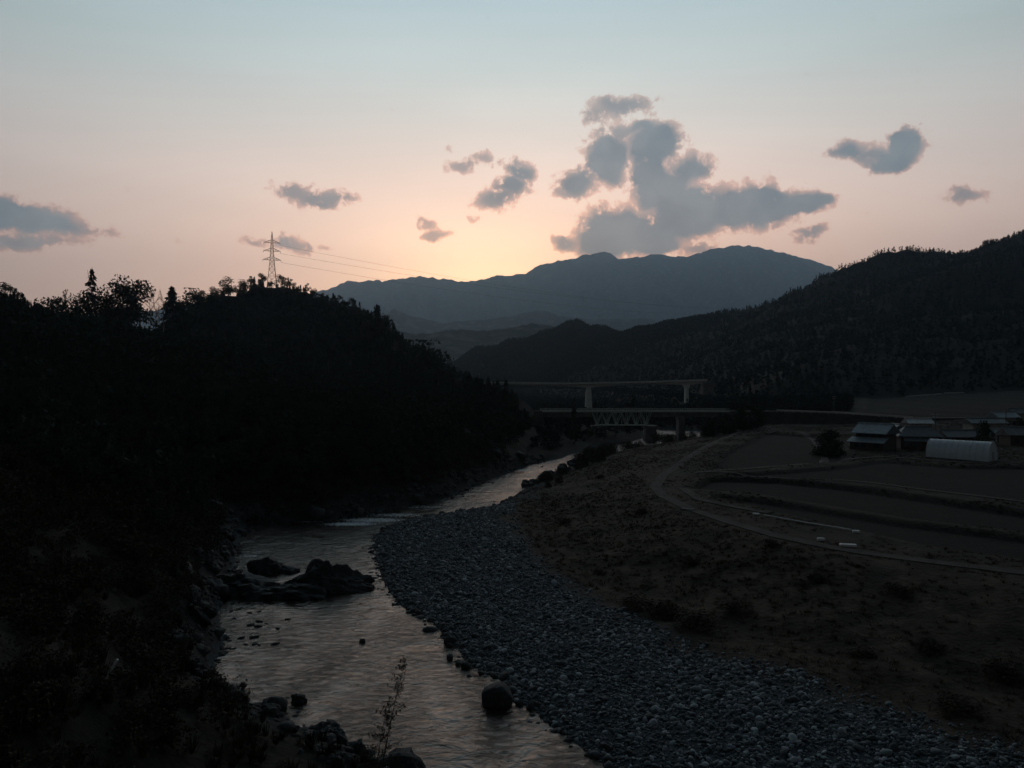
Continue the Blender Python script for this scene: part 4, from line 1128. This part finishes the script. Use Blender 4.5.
# ------------------------------------------------------------------ buildings
def house(X, Y, rz, w, d, h, rh, label, roofm, wallm=m_plaster, over=.7, base=None, windows=4, lean_roof=None, cat='house', hip=0.0, name='house', z=None):
    z = (h1(X, Y) - .25 if z is None else z)
    o = empty(name, (X, Y, z), rz); tag(o, label, cat)
    m = MB(); m.box(-w / 2, w / 2, -d / 2, d / 2, 0, h)
    if not hip: m.add([(-w / 2, -d / 2, h), (-w / 2, d / 2, h), (-w / 2, 0, h + rh * .96), (w / 2, -d / 2, h), (w / 2, d / 2, h), (w / 2, 0, h + rh * .96)], [(0, 1, 2), (5, 4, 3)])
    m.build('wall', wallm, o)
    r_ = MB(); e = over; k = rh / (d / 2); ze = h - k * e + .1; t = .18; hx = w / 2 + e; hy = d / 2 + e; rx = hx - hip
    top = [(-hx, -hy, ze), (hx, -hy, ze), (hx, hy, ze), (-hx, hy, ze), (-rx, 0, h + rh + .1), (rx, 0, h + rh + .1)]
    V = [(a_, b_, c_ + t) for a_, b_, c_ in top] + [(a_, b_, c_) for a_, b_, c_ in top]
    r_.add(V, [(0, 1, 5, 4), (2, 3, 4, 5), (1, 2, 5), (3, 0, 4), (6, 10, 11, 7), (8, 11, 10, 9), (7, 11, 8), (9, 10, 6), (0, 6, 7, 1), (1, 7, 8, 2), (2, 8, 9, 3), (3, 9, 6, 0)])
    rf = r_.build('roof', roofm, o)
    rg = MB(); rg.box(-rx - .1, rx + .1, -.18, .18, h + rh + .15, h + rh + .5); rg.build('ridge_cap', roofm, rf)
    if lean_roof:
        lw, ld, lh = lean_roof
        q = MB(); V = [(-lw / 2, -d / 2 - ld, lh), (lw / 2, -d / 2 - ld, lh), (lw / 2, -d / 2 - .02, lh + ld * .42), (-lw / 2, -d / 2 - .02, lh + ld * .42)]
        V = V + [(a_, b_, c_ - .15) for a_, b_, c_ in V]
        q.add(V, [(0, 1, 2, 3), (7, 6, 5, 4), (0, 4, 5, 1), (1, 5, 6, 2), (2, 6, 7, 3), (3, 7, 4, 0)]).build('porch_roof', roofm, o)
        q = MB(); q.box(-lw / 2 + .4, lw / 2 - .4, -d / 2 - ld + .9, -d / 2 - .01, 0, lh + .15); q.build('porch_wall', wallm, o)
    fy = -d / 2 - (lean_roof[1] - .9 if lean_roof else 0)
    for i in range(windows):
        cx = -w / 2 + w * (i + .5) / windows * .92 + .3
        isdoor = i == windows // 2
        z0, z1_ = (0.1, 2.1) if isdoor else (.9, 2.0); ww = .9 if isdoor else 1.3
        f_ = MB()
        for (a_, b_, c_, d_) in ((cx - ww / 2 - .08, cx - ww / 2, z0, z1_), (cx + ww / 2, cx + ww / 2 + .08, z0, z1_), (cx - ww / 2 - .08, cx + ww / 2 + .08, z1_, z1_ + .08), (cx - ww / 2 - .08, cx + ww / 2 + .08, z0 - .08, z0)):
            f_.box(a_, b_, fy - .07, fy + .02, c_, d_)
        fr = f_.build('door' if isdoor else 'window', m_timber, o)
        g_ = MB(); g_.box(cx - ww / 2, cx + ww / 2, fy - .03, fy + .01, z0, z1_); g_.build('panel' if isdoor else 'pane', m_timber if isdoor else m_glass, fr)
        if h > 4.6:
            f_ = MB()
            for (a_, b_, c_, d_) in ((cx - .73, cx - .65, 3.6, 4.6), (cx + .65, cx + .73, 3.6, 4.6), (cx - .73, cx + .73, 4.6, 4.68), (cx - .73, cx + .73, 3.52, 3.6)):
                f_.box(a_, b_, -d / 2 - .07, -d / 2 + .02, c_, d_)
            fr = f_.build('window', m_timber, o); g_ = MB(); g_.box(cx - .65, cx + .65, -d / 2 - .03, -d / 2 + .01, 3.6, 4.6); g_.build('pane', m_glass, fr)
    return o
house(at(876, 193), 193, R(-52), 7.2, 6.0, 4.7, 1.7, 'two storey farmhouse with a pale blue grey gable roof', m_tile, m_timber, lean_roof=(9.4, 2.6, 2.3), over=.9)
house(at(917, 196), 196, R(-14), 9.0, 6.5, 3.6, 1.9, 'long low farmhouse with a dark green hipped roof beside the two storey one', m_tile_dark, m_timber, lean_roof=(8.0, 1.8, 2.4), hip=2.4)
house(at(896, 203), 203, R(80), 6.0, 4.5, 4.2, 1.4, 'dark narrow house wedged between the two tiled farmhouses', m_tile_dark, m_timber, windows=2)
house(at(918, 240), 240, R(-6), 6.5, 4.5, 4.0, 1.0, 'small shed with a pale sheet roof behind the hipped farmhouse', m_metalroof, m_plaster, windows=2, cat='shed', name='shed')
house(at(958, 205), 205, R(4), 8.5, 5.0, 2.6, 1.3, 'long low shed with a dark roof just behind the greenhouse', m_tile_dark, m_timber, windows=3, cat='shed', name='shed')
house(at(984, 236), 236, R(-4), 9.6, 6.0, 4.3, 1.1, 'pale walled house half hidden by the black round tree', m_tile_dark, m_plaster, windows=4)
house(at(998, 214), 214, R(12), 4.2, 3.6, 2.6, 1.0, 'small outbuilding with a pale tile roof beside the round tree', m_tile, m_plaster, windows=2, cat='shed', name='shed')
house(at(1022, 205), 205, R(-8), 8.5, 6.0, 3.2, 1.6, 'dark roofed house cut by the edge of the photo', m_tile_dark, m_timber, windows=3)
house(at(1003, 268), 268, R(6), 7.0, 5.5, 3.4, 1.4, 'far house with a blue roof up the field slope', m_tile, m_plaster, windows=3)
house(at(1020, 282), 282, R(-5), 6.5, 5.0, 3.2, 1.3, 'farthest small house high at the edge of the photo', m_tile_dark, m_plaster, windows=2)
house(at(622, 440), 440, R(6), 8.0, 6.0, 3.4, 1.5, 'lone pale roofed building seen between the two bridges', m_metalroof, m_plaster, windows=2, cat='building', name='building')

# greenhouse
gx0, gx1, gyy = at(931, 172), at(991, 172), 172
gz = h1((gx0 + gx1) / 2, gyy) - .1; gr = empty('greenhouse', ((gx0 + gx1) / 2, gyy, gz), R(-50)); Lg = 12.8; wg = 5.4; hg = zat(440.5, 171) - gz
def arch(t):     # t 0..1 over the hoop
    a = math.pi * t; yy = -math.cos(a) * wg / 2; zz = hg * (math.sin(a) ** .8)
    return (yy, zz)
cv = MB(); N_ = 22; nl = 30; V = []
for i in range(nl + 1):
    x_ = -Lg / 2 + Lg * i / nl; sag = .0 if i % 2 == 0 else -.035
    for j in range(N_ + 1):
        yy, zz = arch(j / N_); V.append((x_, yy * (1 + sag / 3), zz + sag))
cv.add(V, [(i * (N_ + 1) + j, (i + 1) * (N_ + 1) + j, (i + 1) * (N_ + 1) + j + 1, i * (N_ + 1) + j + 1) for i in range(nl) for j in range(N_)])
cv.build('film_cover', m_film, gr, smooth_shade=True)
for s in (-1, 1):
    e_ = MB(); V = [(s * Lg / 2, arch(j / N_)[0] * .99, arch(j / N_)[1] * .99) for j in range(N_ + 1)] + [(s * Lg / 2, 0, 0)]
    e_.add(V, [(j, j + 1, N_ + 1) for j in range(N_)]); ew = e_.build('end_wall', m_film, gr)
    d_ = MB(); d_.box(s * Lg / 2 + (.01 if s > 0 else -.06), s * Lg / 2 + (.06 if s > 0 else -.01), -.7, .7, 0, 2.0); d_.build('door', m_galv, gr)
hp = MB(); 
for j in range(N_):
    a_, b_ = arch(j / N_), arch((j + 1) / N_); hp.bar((0, a_[0] * 1.005, a_[1] * 1.005 + .01), (0, b_[0] * 1.005, b_[1] * 1.005 + .01), .03, 5)
h0 = hp.build('hoop', m_galv, gr); h0.location.x = -Lg / 2
for k in range(1, 11):
    c_ = h0.copy(); col.objects.link(c_); c_.parent = gr; c_.location.x = -Lg / 2 + Lg * k / 10
tag(gr, 'white plastic film tunnel greenhouse at the edge of the fields', 'greenhouse')

# ------------------------------------------------------------------ small things on the bench
def slab(X, Y, w, d, h, rz, name, label, cat, mat, z=None):
    m = MB(); m.box(-w / 2, w / 2, -d / 2, d / 2, 0, h); o = m.build(name, mat, bevel=min(w, d, h) * .12)
    o.location = (X, Y, (h1(X, Y) if z is None else z)); o.rotation_euler = (0, 0, rz); return tag(o, label, cat)
X, Y = P(848, 541, 5.0); slab(X, Y, 1.7, .7, .25, R(-12), 'concrete_cover', 'brightest small white slab lying beside the dirt track', 'slab', m_white, z=h1(X, Y) + .12)
X, Y = P(821, 534.5, 5.0); slab(X, Y, .8, .5, .3, R(-10), 'concrete_box', 'small pale concrete box at the inner edge of the track', 'box', m_concrete)
X, Y = P(756, 510.5, 5.0); slab(X, Y, .8, .6, .25, R(-10), 'concrete_box', 'pale box at the start of the long white channel', 'box', m_concrete)
X, Y = P(856, 527.5, 5.0); slab(X, Y, .8, .6, .25, R(-10), 'concrete_box', 'pale box at the far end of the long white channel', 'box', m_concrete)
X, Y = P(821, 460, 5.8); slab(X, Y, .5, .4, .8, 0, 'marker_stone', 'little pale marker stone where two field paths meet', 'marker', m_white)
a = P(764, 512, 5.0); b_ = P(851, 526.5, 5.0); ch = MB(); A_ = densify([a, b_], 2.0); za = [h1(*p) + .2 for p in A_]
for i in range(len(A_) - 1):
    ch.bar((*A_[i], za[i]), (*A_[i + 1], za[i + 1]), .09, 6)
o = ch.build('water_channel', m_pale_concrete); tag(o, 'long thin white irrigation channel running beside the dirt track', 'channel')
X, Y = P(688, 508, 4.6); slab(X, Y, 2.0, .8, .2, R(-35), 'concrete_step', 'faint grey slab set in the brown slope below the track bend', 'slab', m_concrete_dark)
# utility poles
def pole(px, py_top, Y, label):
    X = at(px, Y); z = h1(X, Y); h = zat(py_top, Y) - z; o = empty('utility_pole', (X, Y, z))
    m = MB(); m.bar((0, 0, -.3), (0, 0, h), .17, 8, .11); m.build('shaft', m_concrete_dark, o)
    m = MB(); m.box(-.9, .9, -.05, .05, h - .7, h - .6); m.box(-.7, .7, -.05, .05, h - 1.4, h - 1.3); m.build('cross_bar', m_galv, o)
    tag(o, label, 'pole')
pole(834, 395, 300, 'thin utility pole against the black slope above the white guard rail')
pole(935, 412, 215, 'thin utility pole beside the hipped farmhouse')
pole(1006, 408, 225, 'thin utility pole near the small outbuilding')
# white post leaning in the undergrowth
X, Y = at(109, 40), 40; m = MB(); z = zat(683, 40); m.bar((at(102, 40), Y, zat(684, 40)), (at(116.5, 40), Y + .1, zat(660, 40)), .065, 8)
h_ = h1(X, Y)
o = m.build('marker_post', m_white); tag(o, 'slim white post leaning in the dark undergrowth', 'post')
print('POST ground z', h_, 'post z', z)

# ------------------------------------------------------------------ haze
V = MB(); V.box(-12600, 12600, -9300, 13300, -4, 2120)
hz = V.build('haze', None)
mh = bpy.data.materials.new('valley haze'); mh.use_nodes = True; nt = mh.node_tree; nt.nodes.clear()
out = nt.nodes.new('ShaderNodeOutputMaterial'); pv = nt.nodes.new('ShaderNodeVolumePrincipled')
pv.inputs['Color'].default_value = (.5, .74, 1, 1); pv.inputs['Density'].default_value = HAZE if 'HAZE' in globals() else 7.5e-5
pv.inputs['Anisotropy'].default_value = .75
nt.links.new(pv.outputs['Volume'], out.inputs['Volume']); hz.data.materials.append(mh)
tag(hz, kind='stuff', label='thin blue evening haze filling the whole valley', cat='haze')

# ------------------------------------------------------------------ sky
w = bpy.data.worlds.new('World'); scene.world = w; w.use_nodes = True
nt = w.node_tree; nt.nodes.clear()
Nn = nt.nodes.new; Lk = nt.links.new
def math_(op, a=None, b_=None, c_=None, clamp=False):
    m = Nn('ShaderNodeMath'); m.operation = op; m.use_clamp = clamp
    for i, v in enumerate((a, b_, c_)):
        if v is None: continue
        if isinstance(v, (int, float)): m.inputs[i].default_value = v
        else: Lk(v, m.inputs[i])
    return m.outputs[0]
tc = Nn('ShaderNodeTexCoord'); sep = Nn('ShaderNodeSeparateXYZ'); Lk(tc.outputs['Generated'], sep.inputs[0])
nrm = Nn('ShaderNodeVectorMath'); nrm.operation = 'NORMALIZE'; Lk(tc.outputs['Generated'], nrm.inputs[0]); Lk(nrm.outputs[0], sep.inputs[0])
el_ = math_('ARCSINE', sep.outputs['Z']); az_ = math_('ARCTAN2', sep.outputs['X'], sep.outputs['Y'])
el_deg = math_('MULTIPLY', el_, 180 / math.pi); az_deg = math_('MULTIPLY', az_, 180 / math.pi)
def s2l(c): return tuple(((v / 255 + .055) / 1.055) ** 2.4 if v > 10 else v / 255 / 12.92 for v in c)
# vertical gradient (elevation / 90)
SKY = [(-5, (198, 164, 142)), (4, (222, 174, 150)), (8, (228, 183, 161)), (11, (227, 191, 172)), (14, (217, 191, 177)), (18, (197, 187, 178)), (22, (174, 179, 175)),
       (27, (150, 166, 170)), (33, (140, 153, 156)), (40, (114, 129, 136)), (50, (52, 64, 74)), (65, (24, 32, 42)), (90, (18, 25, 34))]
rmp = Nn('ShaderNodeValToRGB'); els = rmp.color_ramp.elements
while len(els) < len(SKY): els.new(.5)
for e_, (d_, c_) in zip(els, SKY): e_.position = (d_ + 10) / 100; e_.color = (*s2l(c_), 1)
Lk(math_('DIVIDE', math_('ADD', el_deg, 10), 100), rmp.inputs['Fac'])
def vmul(a, b_):
    m = Nn('ShaderNodeMix'); m.data_type = 'RGBA'; m.blend_type = 'MULTIPLY'; m.inputs['Factor'].default_value = 1
    Lk(a, m.inputs['A'])
    if isinstance(b_, tuple): m.inputs['B'].default_value = b_
    else: Lk(b_, m.inputs['B'])
    return m.outputs['Result']
def mixc(f, a, b_, blend='MIX'):
    m = Nn('ShaderNodeMix'); m.data_type = 'RGBA'; m.blend_type = blend
    if isinstance(f, float): m.inputs['Factor'].default_value = f
    else: Lk(f, m.inputs['Factor'])
    for k_, v in (('A', a), ('B', b_)):
        if isinstance(v, tuple): m.inputs[k_].default_value = v
        else: Lk(v, m.inputs[k_])
    return m.outputs['Result']
# azimuth falloff: darker away from the glow
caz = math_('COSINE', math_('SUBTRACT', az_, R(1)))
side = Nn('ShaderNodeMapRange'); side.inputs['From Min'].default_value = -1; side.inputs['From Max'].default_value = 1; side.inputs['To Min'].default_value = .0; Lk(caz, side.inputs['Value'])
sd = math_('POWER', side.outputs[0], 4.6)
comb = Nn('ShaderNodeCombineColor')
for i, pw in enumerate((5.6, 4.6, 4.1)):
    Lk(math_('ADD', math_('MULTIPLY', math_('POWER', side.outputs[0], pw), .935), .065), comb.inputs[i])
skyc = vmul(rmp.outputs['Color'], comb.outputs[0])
# glow over the sunken sun
du = math_('DIVIDE', math_('ADD', az_deg, 1.5), 16.0); dv = math_('DIVIDE', math_('SUBTRACT', el_deg, 7.0), 7.0)
gl = math_('EXPONENT', math_('MULTIPLY', math_('ADD', math_('MULTIPLY', du, du), math_('MULTIPLY', dv, dv)), -1.0))
skyc = mixc(math_('MULTIPLY', gl, .56), skyc, (.76, .42, .17, 1), 'ADD')
du2 = math_('DIVIDE', math_('ADD', az_deg, 1.8), 7.5); dv2 = math_('DIVIDE', math_('SUBTRACT', el_deg, 7.5), 3.4)
gl2 = math_('EXPONENT', math_('MULTIPLY', math_('ADD', math_('MULTIPLY', du2, du2), math_('MULTIPLY', dv2, dv2)), -1.0))
skyc = mixc(math_('MULTIPLY', gl2, .5), skyc, (.9, .62, .22, 1), 'ADD')
# faint uneven veil
vn = Nn('ShaderNodeTexNoise'); vn.inputs['Scale'].default_value = 3.0; vn.inputs['Detail'].default_value = 4
vm = Nn('ShaderNodeMapping'); vm.inputs['Scale'].default_value = (1, 1, 5); Lk(nrm.outputs[0], vm.inputs[0]); Lk(vm.outputs[0], vn.inputs['Vector'])
vv = Nn('ShaderNodeMapRange'); vv.inputs['From Min'].default_value = .3; vv.inputs['From Max'].default_value = .7; vv.inputs['To Min'].default_value = .96; vv.inputs['To Max'].default_value = 1.04; Lk(vn.outputs['Fac'], vv.inputs['Value'])
cc = Nn('ShaderNodeCombineColor')
for i in range(3): Lk(vv.outputs[0], cc.inputs[i])
skyc = vmul(skyc, cc.outputs[0])
# clouds: lumps laid out by azimuth and elevation, torn by noise
def ae(px, py):
    u = (px - 512) / F; v = (384 - py) / F; a_ = math.atan(u); return a_ * F, math.atan(v * math.cos(a_)) * F
cx_ = Nn('ShaderNodeCombineXYZ'); Lk(math_('MULTIPLY', az_, F), cx_.inputs[0]); Lk(math_('MULTIPLY', el_, F), cx_.inputs[1])
def warp(vec, scale, amt, detail=3):
    n_ = Nn('ShaderNodeTexNoise'); n_.inputs['Scale'].default_value = scale; n_.inputs['Detail'].default_value = detail; Lk(cx_.outputs[0], n_.inputs['Vector'])
    s_ = Nn('ShaderNodeVectorMath'); s_.operation = 'SUBTRACT'; Lk(n_.outputs['Color'], s_.inputs[0]); s_.inputs[1].default_value = (.5, .5, .5)
    m_ = Nn('ShaderNodeVectorMath'); m_.operation = 'MULTIPLY_ADD'; Lk(s_.outputs[0], m_.inputs[0]); m_.inputs[1].default_value = (amt, amt * .8, 0); Lk(vec, m_.inputs[2])
    return m_.outputs[0]
wv = warp(cx_.outputs[0], .022, 26, 2); wv = warp(wv, .075, 13, 4)
BL = [(622, 104, 42, 12, .72), (594, 115, 26, 12, .64), (620, 130, 30, 12, .7), (640, 101, 12, 7, .5), (607, 157, 28, 28, 1), (655, 145, 30, 24, 1), (640, 127, 16, 8, .8), (692, 168, 24, 17, .85), (652, 180, 26, 34, 1), (672, 190, 26, 22, 1),
      (578, 182, 28, 18, .8), (562, 190, 16, 10, .66), (590, 172, 20, 14, .66), (620, 232, 48, 30, 1), (690, 212, 48, 30, 1), (750, 209, 54, 24, 1), (795, 206, 36, 12, .95), (822, 203, 14, 6, .8), (600, 246, 26, 12, .9), (655, 238, 34, 20, 1), (568, 241, 24, 9, .74), (700, 249, 26, 10, .68),
      (811, 234, 22, 8, .7), (460, 163, 24, 8, .66), (484, 159, 16, 8, .64), (500, 165, 12, 7, .6), (521, 173, 17, 15, .8), (510, 188, 24, 15, .8), (497, 201, 28, 13, .76), (447, 148, 7, 7, .5), (472, 216, 11, 7, .5),
      (427, 222, 17, 8, .62), (437, 233, 22, 7, .64), (905, 142, 22, 21, .95), (892, 160, 26, 14, .92), (850, 149, 28, 11, .78), (874, 153, 26, 10, .74), (966, 195, 24, 9, .68), (857, 216, 9, 6, .35),
      (292, 189, 28, 11, .7), (322, 197, 42, 11, .74), (284, 240, 22, 12, .72), (302, 246, 34, 8, .64), (256, 239, 20, 7, .6), (0, 213, 62, 20, .95), (45, 224, 46, 16, .82), (95, 229, 34, 7, .6), (10, 243, 34, 12, .6), (20, 240, 60, 12, .7), (60, 240, 40, 9, .5), (132, 258, 20, 5, .35), (212, 246, 40, 8, .25)]
def field_of(vec):
    acc = None
    for (px, py, rx, ry, wgt) in BL:
        a_, e_ = ae(px, py); ca = math.cos(a_ / F); rx2, ry2 = rx * ca * 1.0, ry * ca
        s_ = Nn('ShaderNodeVectorMath'); s_.operation = 'MULTIPLY_ADD'; Lk(vec, s_.inputs[0]); s_.inputs[1].default_value = (1 / rx2, 1 / ry2, 0); s_.inputs[2].default_value = (-a_ / rx2, -e_ / ry2, 0)
        l_ = Nn('ShaderNodeVectorMath'); l_.operation = 'LENGTH'; Lk(s_.outputs[0], l_.inputs[0])
        mr_ = Nn('ShaderNodeMapRange'); mr_.interpolation_type = 'SMOOTHSTEP'; mr_.inputs['From Min'].default_value = 1.75; mr_.inputs['From Max'].default_value = .2; mr_.inputs['To Max'].default_value = wgt; Lk(l_.outputs['Value'], mr_.inputs['Value'])
        acc = mr_.outputs[0] if acc is None else math_('SMOOTH_MAX', acc, mr_.outputs[0], .25)
    return acc
fld = field_of(wv)
fn_ = Nn('ShaderNodeTexNoise'); fn_.inputs['Scale'].default_value = .055; fn_.inputs['Detail'].default_value = 7; fn_.inputs['Roughness'].default_value = .68; Lk(cx_.outputs[0], fn_.inputs['Vector'])
fl2 = math_('ADD', fld, math_('MULTIPLY', math_('SUBTRACT', fn_.outputs['Fac'], .5), 1.4))
fn2_ = Nn('ShaderNodeTexNoise'); fn2_.inputs['Scale'].default_value = .15; fn2_.inputs['Detail'].default_value = 5; Lk(wv, fn2_.inputs['Vector'])
fl2 = math_('ADD', fl2, math_('MULTIPLY', math_('SUBTRACT', fn2_.outputs['Fac'], .5), .55))
den = Nn('ShaderNodeMapRange'); den.interpolation_type = 'SMOOTHSTEP'; den.inputs['From Min'].default_value = .38; den.inputs['From Max'].default_value = .58; Lk(fl2, den.inputs['Value'])
core = Nn('ShaderNodeMapRange'); core.interpolation_type = 'SMOOTHSTEP'; core.inputs['From Min'].default_value = .42; core.inputs['From Max'].default_value = .7; Lk(fl2, core.inputs['Value'])
fcol = Nn('ShaderNodeTexNoise'); fcol.inputs['Scale'].default_value = .03; fcol.inputs['Detail'].default_value = 5; Lk(wv, fcol.inputs['Vector'])
big = Nn('ShaderNodeMapRange'); big.inputs['From Min'].default_value = .45; big.inputs['From Max'].default_value = .78; big.inputs['To Min'].default_value = .2; Lk(fld, big.inputs['Value'])
coref = math_('MULTIPLY', core.outputs[0], big.outputs[0])
slate = Nn('ShaderNodeValToRGB'); slate.color_ramp.elements[0].position = .35; slate.color_ramp.elements[1].position = .65
slate.color_ramp.elements[0].color = (*s2l((80, 91, 99)), 1); slate.color_ramp.elements[1].color = (*s2l((102, 109, 113)), 1); Lk(fcol.outputs['Fac'], slate.inputs['Fac'])
edgec = vmul(skyc, (.85, .67, .62, 1))
ccol = mixc(coref, edgec, slate.outputs['Color'])
# cloud bodies sit in the same glow
gate = Nn('ShaderNodeMapRange'); gate.inputs['From Min'].default_value = .14; gate.inputs['From Max'].default_value = .3; Lk(fld, gate.inputs['Value'])
dmask = math_('MULTIPLY', math_('MULTIPLY', den.outputs[0], gate.outputs[0]), .95)
front_sky = math_('GREATER_THAN', sep.outputs['Y'], 0.0)
skyf = mixc(math_('MULTIPLY', dmask, front_sky), skyc, ccol)
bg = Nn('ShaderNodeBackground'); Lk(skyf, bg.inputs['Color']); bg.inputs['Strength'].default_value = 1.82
ns = Nn('ShaderNodeTexSky'); ns.sky_type = 'NISHITA'; ns.sun_disc = False; ns.sun_elevation = R(1.0); ns.sun_rotation = R(0)
bg2 = Nn('ShaderNodeBackground'); Lk(ns.outputs['Color'], bg2.inputs['Color']); bg2.inputs['Strength'].default_value = 0.02
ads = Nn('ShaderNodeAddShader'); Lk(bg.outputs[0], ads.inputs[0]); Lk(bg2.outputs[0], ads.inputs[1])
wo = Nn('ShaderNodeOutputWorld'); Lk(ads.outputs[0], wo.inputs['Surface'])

# the sun has just gone down behind the range
sl = bpy.data.lights.new('sun', 'SUN'); sl.energy = .1; sl.angle = R(10); sl.color = (1, .7, .45)
so = bpy.data.objects.new('sun', sl); col.objects.link(so); so.rotation_euler = (-R(89), 0, 0)

# ------------------------------------------------------------------ camera and output
cam = bpy.data.cameras.new('camera'); co = bpy.data.objects.new('camera', cam); col.objects.link(co)
co.location = (0, 0, CAMZ); co.rotation_euler = (R(90), 0, 0)
cam.sensor_width = 36; cam.lens = F / 1024 * 36; cam.clip_start = .5; cam.clip_end = 40000
scene.camera = co
scene.view_settings.view_transform = 'Standard'; scene.view_settings.look = 'None'
scene.view_settings.exposure = 0; scene.view_settings.gamma = 1
cy = scene.cycles
cy.use_denoising = True
try: cy.denoiser = 'OPENIMAGEDENOISE'
except Exception: pass
cy.max_bounces = 4; cy.diffuse_bounces = 2; cy.glossy_bounces = 2; cy.volume_bounces = 0; cy.transmission_bounces = 1
cy.sample_clamp_indirect = 3
cy.use_adaptive_sampling = True; cy.adaptive_threshold = .01
